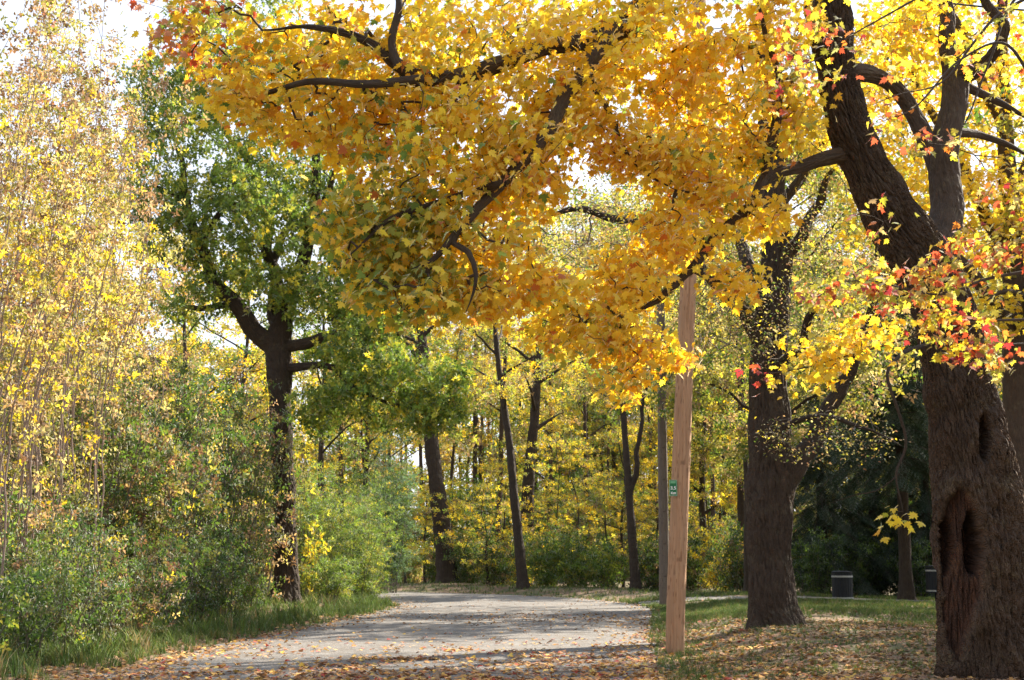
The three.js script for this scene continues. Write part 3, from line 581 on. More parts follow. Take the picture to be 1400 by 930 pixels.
// ---------------------------------------------------------------- green maple at the left verge
reseed(505);
{
  const D = 40, base = gp(392, D), k = D / F, C = (l) => l.map(([px, py, r, d]) => [W(px, py, d ?? D), r * k]);
  const trunk = [[base.clone().add(V(0, -.15, 0)), .42], ...C([[391, 800, 16], [391, 740, 15], [389, 680, 14.5], [386, 620, 15], [383, 560, 15.5], [382, 510, 17.5], [381, 465, 19], [392, 420, 12], [410, 370, 10], [425, 310, 8], [432, 250, 7], [430, 190, 5], [420, 130, 3.5], [412, 70, 2]])];
  const limbs = [
    C([[376, 475, 15], [350, 450, 13, 39.8], [318, 415, 11, 39.5], [292, 385, 9, 39.3], [270, 330, 7.5, 39], [258, 285, 6.5, 38.8], [250, 240, 5, 38.7], [236, 180, 3, 38.6]]),
    C([[382, 470, 12], [378, 420, 10, 40.5], [372, 360, 8, 40.8], [362, 300, 7, 41], [345, 240, 6, 41.2], [315, 190, 4.5, 41.4], [290, 150, 3, 41.5]]),
    C([[390, 475, 9], [430, 466, 7.5, 39.5], [470, 455, 6, 39.2], [500, 448, 5, 39], [540, 455, 3.5, 38.8], [580, 470, 2.5, 38.5]]),
    C([[392, 505, 7], [420, 500, 5, 39.4], [460, 505, 4, 39], [490, 530, 3, 38.7], [540, 555, 2.4, 38.4], [590, 570, 1.8, 38.2]]),
    C([[270, 340, 5, 39], [300, 290, 4, 38.6], [330, 275, 3, 38.3]]),
    C([[258, 280, 5, 38.8], [240, 265, 3.5, 38.5], [205, 250, 2.5, 38]]),
    C([[425, 310, 6], [450, 260, 4.5, 39.4], [480, 200, 3, 39]]),
    C([[372, 360, 6, 40.8], [400, 300, 5, 42], [430, 240, 3.5, 43]]),
    C([[318, 415, 5, 39.5], [270, 420, 4, 39.8], [220, 415, 2.5, 40]]),
    C([[362, 300, 4, 41], [340, 330, 3, 41.8], [310, 350, 2, 42.3]]),
  ];
  makeTree({
    name: 'maple_tree', label: 'green leaved maple with a forked dark trunk on the left verge', base, trunkGeo: trunkGeo(trunk, base, 60, .06, simpleBark(.05, 8, 1.2, .25, base.y)), bark: M.barkDark, limbs, limbStep: .35, limbSides: 7, wob: .12,
    blobs: [pb(270, 200, 100, 70, 39, 2, 90), pb(240, 300, 70, 70, 38.6, 1.5, 60), pb(340, 300, 90, 90, 39, 2, 120), pb(420, 260, 90, 100, 40.5, 2.2, 110), pb(470, 330, 50, 90, 40, 1.6, 50), pb(310, 110, 110, 70, 40.5, 2.2, 80), pb(420, 110, 100, 80, 41, 2, 70), pb(260, 400, 70, 50, 39.3, 1.5, 40), pb(400, 395, 80, 35, 39, 1.2, 34), pb(520, 410, 70, 60, 40, 1.6, 60), pb(560, 530, 85, 55, 38.4, 1.3, 105), pb(230, 130, 60, 60, 39.5, 1.5, 50), pb(470, 400, 70, 50, 40, 1.6, 60), pb(500, 475, 70, 35, 39, 1.2, 45), pb(480, 300, 50, 90, 40, 1.6, 40), pb(470, 545, 60, 40, 38.8, 1.2, 45), pb(600, 560, 40, 30, 38.2, .8, 18), pb(430, 560, 30, 28, 39.4, .8, 14), pb(450, 470, 40, 30, 41, 1.2, 16), pb(330, 30, 100, 50, 40, 2, 40), pb(200, 270, 40, 60, 38.2, 1, 20)],
    merge: true, perTip: [9, 14], spread: .45, size: .13, leaf: mapleSprig, twigR: .005, leafMat: M.leafGreen, hang: .35,
    color: () => pick([[COL.green, 2.6], [COL.fresh, 3], [COL.lime, 2.4], [COL.olive, .5], [COL.yellow, .3]]),
  });
}

// ---------------------------------------------------------------- procedural trees of the wood
function woodTree(o) {   // base px, d, height, trunk radius, lean (m at the top), crown from..to (fractions of height), crown radius
  const base = o.at || gp(o.px, o.d), H = o.h, lean = o.lean || 0, pts = [], limbs = [], blobs = [], s0 = rr(0, 50);
  for (let i = 0; i <= 8; i++) { const t = i / 8; pts.push([base.clone().add(V(lean * t + noise3(t * 2, s0, 0) * .35 * t, H * t - (i ? 0 : .2), noise3(t * 2, s0, 5) * .35 * t)), lerp(o.r, o.r * .18, Math.pow(t, .9))]); }
  const tp = smoothPath(pts, .5), pAt = (t) => tp.pts[Math.min(tp.pts.length - 1, Math.round(t * (tp.pts.length - 1)))].clone(), rAt = (t) => tp.rad[Math.min(tp.rad.length - 1, Math.round(t * (tp.rad.length - 1)))];
  for (const f of o.forks || []) { const a = pAt(f[0]), l = [[a, rAt(f[0]) * .85]]; for (let i = 1; i <= 4; i++) { const t = i / 4; l.push([a.clone().add(V(f[1] * Math.pow(t, .7), (f[2]) * t, rr(-.2, .2))), rAt(f[0]) * lerp(.8, .3, t)]); } limbs.push(l); }
  const nl = o.limbs ?? 9, a0 = rr(0, 6);
  for (let i = 0; i < nl; i++) {
    const t = lerp(o.c0, .93, (i + rr(0, .8)) / nl), a = a0 + i * 2.4, w = o.cr * Math.sin(Math.PI * clamp((t - o.c0) / (1.05 - o.c0) * .8 + .2, 0, 1)) * rr(.75, 1.1), p = pAt(t), dx = Math.cos(a), dz = Math.sin(a), up = (o.up ?? .5) * w, r = rAt(t) * .5;
    limbs.push([[p, r], [p.clone().add(V(dx * w * .4, up * .5, dz * w * .4)), r * .7], [p.clone().add(V(dx * w * .75, up * .85, dz * w * .75)), r * .4], [p.clone().add(V(dx * w, up, dz * w)), r * .2]]);
    for (const [f, m] of [[.95, .42], [.6, .36]]) blobs.push([p.clone().add(V(dx * w * f, up * f, dz * w * f)), V(w * m + .3, w * m * .55 + .25, w * m + .3), Math.max(2, Math.round(o.tips * (f > .9 ? .6 : .4) / nl))]);
  }
  blobs.push([pAt(.97), V(o.cr * .4, H * .06 + .3, o.cr * .4), Math.round(o.tips * .08)]);
  return makeTree({
    name: o.name || 'woodland_tree', label: o.label, group: o.group, base, trunkGeo: trunkGeo(pts, base, o.sides || 12, o.step || .35, simpleBark(o.r * .09, 5, 1.2, .35, base.y)), bark: o.bark || M.barkDark, limbs, limbStep: .5, limbSides: 5, wob: .15, blobs,
    perTip: o.per || [7, 12], spread: o.spread || .5, size: o.size || .3, leaf: o.leaf || ovateSprig, twigR: o.twigR || .007, segs: 3, flat: o.flat || .55, color: o.color, leafMat: o.leafMat, twigs: o.twigs, hang: o.hang,
  });
}
const palYellow = (q, p) => { const n = noise3(p.x * .4, p.y * .4, p.z * .4); return pick([[COL.yellow, 3 + n], [COL.gold, 1.6 - n], [COL.lime, 2.2], [COL.olive, 2], [COL.tan, .8], [COL.fresh, .8]]); };
const palOlive = (q, p) => { const n = noise3(p.x * .4, p.y * .4, p.z * .4); return pick([[COL.olive, 3], [COL.green, 1.6 + n], [COL.tan, 1 - n], [COL.pale, .8], [COL.lime, 1], [COL.brown, .5]]); };
const palGreen = (q, p) => { const n = noise3(p.x * .6, p.y * .6, p.z * .6); return pick([[COL.green, 3], [COL.fresh, 2 + n], [COL.lime, 1 + n], [COL.dark, 1 - n], [COL.olive, .8]]); };
const palTan = () => pick([[COL.tan, 3], [COL.gold, 1.5], [COL.amber, 1], [COL.pale, 1.5], [COL.olive, 1], [COL.yellow, 1]]);

reseed(606);
woodTree({ px: 614, d: 69, h: 20, r: .52, lean: -2.6, c0: .38, cr: 4.5, limbs: 10, tips: 90, sides: 24, step: .15, color: palTan, label: 'thick trunk leaning left beyond the road bend, tan leaves around it', twigR: .006 });
woodTree({ px: 716, d: 61, h: 17, r: .25, lean: -1.8, c0: .42, cr: 3.4, limbs: 10, tips: 80, sides: 20, step: .15, color: palYellow, label: 'slim dark tree curving left at the outer edge of the road bend' });
woodTree({ px: 716, d: 71, h: 18, r: .42, lean: .9, c0: .42, cr: 4, limbs: 10, tips: 80, sides: 20, step: .2, color: palTan, label: 'stout brown trunk leaning right close behind the slim curving tree' });
woodTree({ px: 867, d: 59, h: 15, r: .22, lean: -.9, c0: .5, cr: 2.8, limbs: 8, tips: 55, forks: [[.27, .95, 6.5]], sides: 20, step: .15, color: palOlive, label: 'slim dark tree forking into a narrow Y beside the grey pole' });
woodTree({ px: 1017, d: 50, h: 13, r: .14, lean: .2, c0: .5, cr: 2.6, limbs: 7, tips: 45, color: palYellow, label: 'thin tree showing just beside the trunk of the dark lawn maple' });
// far rows of the wood
const rows = [];
for (let i = 0; i < 22; i++) { const d = 74 + (i * 7919 % 13) * 2.4; rows.push([lerp(440, 1180, (i + .5) / 22) + rr(-14, 14), d]); }
for (const [px, d] of rows) {
  const y = rnd();
  woodTree({ px, d, h: rr(17, 26), bark: M.bark, r: rr(.11, .2), lean: rr(-1.2, 1.2), c0: rr(.2, .4), cr: rr(2.8, 4.2), limbs: 11, tips: 110, per: [8, 12], size: .42, spread: .65, color: y < .5 ? palYellow : y < .8 ? palOlive : palTan,
    label: y < .5 ? 'yellow leaved tree in the wood beyond the road bend' : y < .8 ? 'olive green tree in the wood beyond the road bend' : 'tan leaved tree in the wood beyond the road bend', group: y < .5 ? 'yellow trees of the far wood' : y < .8 ? 'olive trees of the far wood' : 'tan trees of the far wood' });
}
// a tree hidden behind the dark lawn maple and four past the right edge, whose crowns shade the road and the lawn
woodTree({ px: 1062, d: 42, h: 14.5, r: .2, c0: .3, cr: 5.4, limbs: 18, tips: 600, per: [7, 11], size: .4, spread: .5, color: palOlive, label: 'olive tree hidden behind the trunk of the dark lawn maple' });
for (const [px, d, h] of [[1660, 33, 10], [1600, 43, 11], [1580, 54, 12], [1760, 38, 11], [1520, 36, 9.5], [1490, 46, 11], [1570, 28, 9], [1720, 26, 10], [1850, 31, 11], [1490, 58, 12]]) woodTree({ px, d, h, r: .26, c0: .3, cr: 4.6, limbs: 13, tips: 170, per: [7, 11], size: .36, spread: .5, color: palOlive, label: 'olive tree standing past the right edge of the lawn', group: 'trees past the right edge of the lawn' });
// the wood goes on behind and beside the viewer and shuts out the low sky there
for (const [x, z, h] of [[-13, -6, 15], [-11, 4, 15], [9, 2, 15], [13, -7, 14], [-5, 15, 16], [6, 14, 16], [-15, 13, 16], [15, 12, 16], [0, 24, 17], [-17, -15, 15]]) woodTree({ at: V(x, ground(x, z), z), d: 1, h, r: .28, c0: .16, cr: 4.6, limbs: 14, tips: 120, per: [6, 9], size: .55, spread: .7, color: palOlive, name: 'roadside_tree', label: 'olive roadside tree at the near end of the road', group: 'roadside trees at the near end of the road' });
// small golden understory trees at the wood's edge
for (let i = 0; i < 14; i++) woodTree({ px: lerp(540, 1010, (i + .5) / 14) + rr(-12, 12), d: rr(64, 73), h: rr(4.5, 8), r: rr(.05, .09), lean: rr(-.5, .5), c0: .22, cr: rr(1.8, 2.6), limbs: 10, tips: 46, per: [6, 9], size: .26, spread: .4, flat: .3, up: .25, name: 'understory_tree', color: palYellow, label: 'low golden understory tree at the edge of the wood', group: 'golden understory trees' });
// trees at the left, behind the thicket
for (const [px, d, h, cr, pal, label] of [[30, 46, 12, 3.5, palOlive, 'olive tree behind the tall yellow saplings'], [150, 52, 13, 3.8, palTan, 'tan leaved tree behind the left thicket'], [250, 58, 15, 4, palYellow, 'yellow tree glowing behind the green maple fork'], [330, 62, 16, 4.2, palGreen, 'bright green tree behind the green maple trunk'], [440, 66, 16, 4.2, palYellow, 'yellow tree between the green maple and the leaning trunk'], [500, 72, 15, 4, palGreen, 'green tree deep in the wood left of the leaning trunk'], [90, 64, 11, 4, palOlive, 'olive tree deep behind the left thicket'], [-60, 40, 12, 4, palOlive, 'olive tree at the outer side of the yellow saplings']])
  woodTree({ px, d, h, r: .2, c0: .22, cr, limbs: 11, tips: 90, per: [8, 12], size: .38, spread: .55, color: pal, label });
// trees at the right, far behind the lawn
for (const [px, d, h, cr, pal, label, tips] of [[1120, 70, 17, 4.2, palOlive, 'tall olive tree behind the dark conifers'], [1330, 66, 16, 4.5, palOlive, 'tall olive tree behind the far litter bin'], [1260, 84, 18, 5, palYellow, 'tall yellow tree deep behind the conifers'], [1440, 60, 15, 4.2, palOlive, 'olive tree past the right edge of the lawn'], [960, 65, 12.5, 3.6, palYellow, 'yellow tree between the tan pole and the dark lawn maple', 150], [1012, 62, 14, 4, palOlive, 'olive tree just behind the thin tree beside the dark lawn maple', 320]])
  woodTree({ px, d, h, r: .22, c0: .25, cr, limbs: 11, tips: tips || 80, per: [8, 12], size: .4, spread: .55, color: pal, label });

// ---------------------------------------------------------------- dark conifers behind the bins
reseed(707);
function conifer(px, d, h, cr, label, low = .9) {
  const base = gp(px, d), root = thing('spruce_tree', label, 'tree', base, 'dark conifers behind the bins'), trunk = [[base.clone().add(V(0, -.2, 0)), .24], [base.clone().add(V(0, h * .5, 0)), .15], [base.clone().add(V(0, h, 0)), .02]], sc = new Scatter(needleSpray), T = new Tubes();
  part('trunk', trunkGeo(trunk, base, 14, .3, simpleBark(.02, 6, 1.5, .3, base.y)), M.barkDark, root);
  for (let i = 0; i < 95; i++) {
    const t = Math.pow((i + rnd()) / 95, 1.1), y = lerp(low, h - .3, t), len = cr * (1 - t * .85) * rr(.7, 1.1), a = i * 2.4, dx = Math.cos(a), dz = Math.sin(a), pts = [], rad = [];
    for (let k = 0; k <= 6; k++) { const u = k / 6; pts.push(base.clone().add(V(dx * len * u, y - .55 * len * u * u + .1 * u + noise3(u * 2, i, 0) * .1, dz * len * u))); rad.push(.022 * (1 - u * .85)); }
    T.add(pts, rad, 4, base);
    const n = Math.ceil(len * 13);
    for (let k = 0; k < n; k++) { const u = rr(.15, 1), q = pts[Math.floor(u * 6)].clone().add(V(gs() * .18, gs() * .1, gs() * .18)), sd = rr(-1, 1); sc.add(q, V(dx - dz * sd, -.35 - rr(0, .7), dz + dx * sd), V(gs() * .4, 1, gs() * .4), rr(.5, .85), vary(pick([[[.03, .06, .03], 3], [[.045, .075, .03], 2], [[.05, .06, .03], 1]]))); }
  }
  part('branches', T.geo(), M.twig, root, 'stuff'); sc.build('crown', M.needle, root, base);
}
conifer(1231, 48, 13, 3.6, 'dark conifer with a tall bare lower trunk beside the gravel path', 4.6);
conifer(1120, 54, 9, 3.4, 'dark conifer behind the near litter bin, beside the lawn maple');
conifer(1190, 57, 10, 3.6, 'dark conifer rising between the near litter bin and the bare lower trunk');
conifer(1262, 54, 9.5, 3.5, 'dark conifer behind the far litter bin, touching the hollow trunk');
conifer(1340, 57, 9.5, 3.5, 'dark conifer hidden behind the hollow trunk');

// ---------------------------------------------------------------- shrubs and saplings
function shrub(o) {
  const base = o.at || gp(o.px, o.d), root = thing(o.name || 'shrub', o.label, 'shrub', base, o.group), nodes = [], tips = [];
  for (let i = 0; i < o.stems; i++) {
    const a = i * 2.4 + rr(-.4, .4), w = o.w * Math.sqrt((i + .5) / o.stems) * rr(.8, 1.1), h = o.h * rr(.7, 1.05) * (1 - .25 * (i / o.stems)), dx = Math.cos(a) * w + (o.lean || 0), dz = Math.sin(a) * w, b = V(base.x + Math.cos(a) * w * (o.foot ?? .3), 0, base.z + Math.sin(a) * w * (o.foot ?? .3)); b.y = ground(b.x, b.z) - .05;
    const c = []; for (let k = 0; k <= 5; k++) { const t = k / 5; c.push([V(lerp(b.x, base.x + dx, Math.pow(t, 1.3)) + noise3(t * 2.2, i, base.x) * (o.crook || .15) * t, b.y + h * t, lerp(b.z, base.z + dz, Math.pow(t, 1.3)) + noise3(t * 3, i, base.z) * .15 * t), lerp(o.r || .018, .004, t)]); }
    const path = wobble(smoothPath(c, .3), .06, 1.2, i), T = new Tubes(); T.add(path.pts, path.rad, 5, base); part('stem', T.geo(), o.stemMat || M.twigGrey, root);
    path.pts.forEach((p, k) => { const t = k / (path.pts.length - 1); if (t > (o.from ?? .15)) { nodes.push(p); for (let j = 0; j < o.tips; j++) if (rnd() < (o.dens ? o.dens(t) : 1) * Math.min(1, o.tips - j)) tips.push(p.clone().add(V(gs(), gs() * .8, gs()).multiplyScalar(o.reach * (1.1 - .5 * t)))); } });
  }
  part('twigs', growTwigs(nodes, tips, base, 3, o.twigR || .0022, 3), o.stemMat || M.twigGrey, root, 'stuff');
  const sc = new Scatter(o.leaf || ovateSprig);
  for (const p of tips) for (let i = 0, n = Math.round(rr(...o.per)); i < n; i++) { const a = rr(0, 6.28); sc.add(p.clone().add(V(gs(), gs(), gs()).multiplyScalar(o.spread)), V(Math.cos(a), rr(-.5, .7) - (o.hang || 0), Math.sin(a)), V(gs() * .7, .8, gs() * .7), o.size * rr(.7, 1.2), vary(o.color(p, p))); }
  sc.build('foliage', o.leafMat || M.leaf, root, base);
  return root;
}
const palSapling = (q) => { const n = noise3(q.x * .9, q.y * .9, q.z * .9); return q.y > 9 && rnd() < .5 ? pick([[COL.brown, 1.2], [COL.tan, 1.4], [COL.pink, .25], [COL.olive, .6]]) : pick([[COL.yellow, 1.6 + n], [COL.pale, 2.2], [COL.tan, 2.2 - n], [COL.olive, 3], [COL.gold, .4], [COL.brown, 1.8]]); };
const palThicket = (q) => { const n = noise3(q.x * .6, q.y * .6, q.z * .6); return pick([[COL.green, 3 + n], [COL.moss, 2.4 - n], [COL.fresh, .7], [COL.dark, 2.4], [COL.lime, .25], [COL.tan, .35 - .35 * n], [COL.brown, .5], [COL.yellow, .1]]); };
const palLow = (q) => pick([[COL.green, 3], [COL.dark, 4], [COL.moss, 1.5], [COL.fresh, .3]]);
const palDry = () => pick([[COL.tan, 1.6], [COL.olive, 1.6], [COL.moss, 3], [COL.pale, .6], [COL.brown, 2.4], [COL.green, 2.4], [COL.yellow, .5]]);
reseed(808);
const sapDens = (t) => .18 + .5 * sstep(.36, .62, t);
[[-40, 22, 11, 1.1], [15, 24, 12.5, 1.2], [65, 26, 13, 1.2], [110, 28, 13, 1.3], [-10, 29, 15, 1.5], [135, 31, 12.5, 1.4], [50, 32, 15, 1.6]].forEach(([px, d, h, w], i) =>
  shrub({ name: 'sapling_clump', px, d, h, w, stems: 10, r: .024, foot: .55, lean: .45, crook: .9, twigR: .0042, tips: 1.25, reach: .7, per: [3, 7], spread: .32, size: .24, from: .12, dens: sapDens, stemMat: M.twigRed, color: palSapling, hang: .3, group: 'tall yellow sapling clumps', label: 'tall clump of thin bare stems with yellow leaves at the left roadside' }));
[[150, 30, 5.5, 1.6], [215, 30.5, 5.2, 1.7], [255, 33, 5.8, 1.8], [300, 35.5, 6.2, 1.9], [345, 39, 6, 1.9], [180, 36, 6.5, 2], [250, 40, 7, 2], [320, 44, 7, 2]].forEach(([px, d, h, w], i) =>
  shrub({ px, d, h, w, stems: 11, r: .026, tips: 1.4, reach: .6, per: [2, 4], spread: .25, size: .30, color: i % 3 === 1 ? palDry : palThicket, group: i % 3 === 1 ? 'dry bushes of the left thicket' : 'green bushes of the left thicket', label: i % 3 === 1 ? 'dry olive and tan bush in the left thicket' : 'leafy green bush in the left thicket' }));
[[-20, 19.5, 1.4, .8, palGreen], [45, 20.5, 1.5, .8, palLow], [95, 22, 1.9, .9, palThicket], [140, 23.5, 2.2, 1, palLow], [185, 25.5, 2, 1, palDry], [230, 27.5, 2.2, 1, palLow], [270, 30, 2.1, 1, palLow], [310, 33, 2.2, 1, palLow], [345, 36, 2, .9, palThicket], [20, 23, 2.6, 1.1, palThicket], [80, 25, 2.8, 1.1, palThicket]].forEach(([px, d, h, w, color], i) =>
  shrub({ px, d, h, w, stems: 12, r: .012, tips: 1.6, reach: .32, per: [2, 4], spread: .16, size: .20, from: .05, color, group: color === palGreen ? null : 'low bushes along the left verge', label: color === palGreen ? 'low yellow green bush at the near end of the left verge' : 'low leafy bush at the foot of the left thicket' }));
// tall twiggy bushes filling the thicket behind the saplings
[[-30, 34, 7.5, 1.8], [30, 36, 8, 1.9], [95, 37, 8, 1.9], [150, 39, 8.5, 2], [205, 43, 9, 2.1], [60, 29.5, 5.5, 1.5], [120, 31.5, 5.5, 1.5], [10, 27.5, 5, 1.4]].forEach(([px, d, h, w]) =>
  shrub({ name: 'twiggy_bush', px, d, h, w, stems: 12, r: .022, crook: .8, twigR: .004, tips: 1.2, reach: .65, per: [2, 4], spread: .28, size: .27, color: palDry, group: 'tall twiggy bushes of the left thicket', label: 'tall twiggy olive brown bush behind the yellow saplings' }));
// sunlit bushes past the green maple, at the inside of the bend
[[430, 46, 4.2, 1.3], [470, 49, 5.2, 1.6], [492, 46.5, 3.4, 1.1], [505, 53, 4.6, 1.4], [455, 43.5, 1.5, .8]].forEach(([px, d, h, w]) =>
  shrub({ px, d, h, w, stems: 12, r: .02, tips: 2, reach: .5, per: [2, 4], spread: .22, size: .34, leaf: narrowSprig, from: .05, color: palGreen, group: 'sunlit green bushes inside the bend', label: 'sunlit light green bush between the green maple and the bend' }));
shrub({ px: 428, d: 44, h: 3, w: .5, stems: 6, r: .014, tips: 1.4, reach: .4, per: [1, 2], spread: .2, size: .13, leaf: mapleSprig, color: () => pick([[COL.yellow, 2], [COL.gold, 1], [COL.lime, 2], [COL.fresh, 2]]), label: 'small golden shrub touching the foot of the green maple' });
shrub({ px: 536, d: 60, h: 6.5, w: 1.3, stems: 9, r: .03, tips: 2, reach: .6, per: [3, 5], spread: .3, size: .4, leaf: narrowSprig, color: () => pick([[COL.bluegreen, 3], [COL.green, 2], [COL.dark, 1]]), label: 'blue green willow bush at the far end of the road' });
// bushes along the outer edge of the bend and behind the lawn
[[565, 74, 2.4, 1.4, palOlive], [640, 69, 2.6, 1.5, palThicket], [680, 66, 2.4, 1.4, palThicket], [745, 63, 2.6, 1.5, palGreen], [785, 62, 2.4, 1.5, palGreen], [825, 61, 2, 1.4, palGreen], [600, 72, 2.2, 1.3, palThicket], [890, 60, 2.4, 1.3, palThicket], [940, 58, 3, 1.4, palThicket], [985, 57, 3, 1.5, palYellow], [1005, 53, 2.6, 1.2, palThicket], [710, 70, 3, 1.6, palYellow]].forEach(([px, d, h, w, color]) =>
  shrub({ px, d, h, w, stems: 11, r: .014, tips: 2, reach: .45, per: [2, 4], spread: .25, size: .34, from: .05, color, group: color === palGreen ? 'bright green bushes on the outer edge of the bend' : 'mixed bushes at the edge of the wood', label: color === palGreen ? 'bright green bush on the outer edge of the road bend' : 'bush in mixed olive and yellow at the edge of the wood' }));
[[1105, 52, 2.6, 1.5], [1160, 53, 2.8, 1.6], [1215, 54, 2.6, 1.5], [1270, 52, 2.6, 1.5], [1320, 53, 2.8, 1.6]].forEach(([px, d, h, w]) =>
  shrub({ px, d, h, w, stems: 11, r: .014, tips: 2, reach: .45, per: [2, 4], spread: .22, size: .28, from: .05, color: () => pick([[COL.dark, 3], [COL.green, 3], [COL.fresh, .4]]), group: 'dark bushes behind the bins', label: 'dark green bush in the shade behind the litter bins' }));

// ---------------------------------------------------------------- the mass of the wood beyond the single trees
reseed(909);
{
  const sc = new Scatter(ovateSprig), tk = new Tubes(), root = new THREE.Group(); root.name = 'far_woodland'; scene.add(root); tag(root, 'dense yellow and olive woodland far behind the road bend', 'woodland', null, 'stuff');
  for (let i = 0; i < 230; i++) {
    const px = rr(-160, 1560), d = rr(96, 150), x = Xat(px, d), h = px > 480 ? rr(18, 32) : rr(13, 20), n = noise3(x * .08, d * .05, 0), pal = n > .15 ? palYellow : n > -.35 ? palOlive : palGreen, b = V(x, -.2, -d);
    tk.add([b, b.clone().add(V(rr(-.5, .5), h * .5, 0)), b.clone().add(V(rr(-1, 1), h * .9, 0))], [.2, .14, .05], 5, V(0, 0, 0));
    for (let c = 0; c < 26; c++) { const t = Math.pow(rnd(), .85), cw = 3.4 * Math.sin(Math.PI * (.15 + .8 * t)), q = V(x + gs() * cw, .4 + t * h, -d + gs() * cw); for (let k = 0; k < 15; k++) sc.add(V(q.x + gs() * 1.3, q.y + gs() * .8, q.z + gs() * 1.3), V(gs(), gs(), gs()), V(gs(), .8, gs()), rr(.6, 1.05), vary(pal(q, q))); }
  }
  for (let i = 0; i < 1300; i++) { const px = rr(-160, 1560), d = rr(84, 100), q = V(Xat(px, d), rr(.3, 5.5), -d), pal = noise3(q.x * .15, 0, 4) > 0 ? palGreen : palOlive; for (let k = 0; k < 9; k++) sc.add(V(q.x + gs() * 1.4, q.y + gs() * .8, q.z + gs() * 1.4), V(gs(), gs(), gs()), V(gs(), .8, gs()), rr(.6, 1), vary(pal(q, q))); }
  part('trunks', tk.geo(), M.bark, root, 'stuff'); sc.build('foliage', M.leaf, root);
}

// ---------------------------------------------------------------- utility poles, distance sign and cable
const woodMap = makeTex(512, (u, v) => {
  const a = n1(u * 60, v * 3, 60, 3), b = n2(u * 120, v * 8, 120, 8), c = fbm(u, v, 5, 3, n3), k = .72 + .28 * a + .18 * b + .25 * (c - .5), s = sstep(.72, .92, n3(u * 44, v * 14, 44, 14)) * .6;
  return mix3([.94, .82, .70], [.36, .25, .18], s).map((x) => x * k);
}, true);
const woodBump = makeTex(512, (u, v) => clamp(.6 * n1(u * 60, v * 3, 60, 3) + .4 * n2(u * 140, v * 10, 140, 10), 0, 1));
const poleMat = (r, g, b) => new THREE.MeshStandardMaterial({ color: new THREE.Color(r, g, b), map: woodMap, bumpMap: woodBump, bumpScale: .008, roughness: .85 });
M.metalBlack = new THREE.MeshStandardMaterial({ color: new THREE.Color(.011, .012, .015), roughness: .75 });
M.liner = new THREE.MeshStandardMaterial({ color: new THREE.Color(.012, .012, .014), roughness: .7 });
M.band = new THREE.MeshStandardMaterial({ color: new THREE.Color(.36, .36, .34), roughness: .55, metalness: .5 });
M.cable = new THREE.MeshStandardMaterial({ color: new THREE.Color(.02, .02, .025), roughness: .6 });
let poleTop;
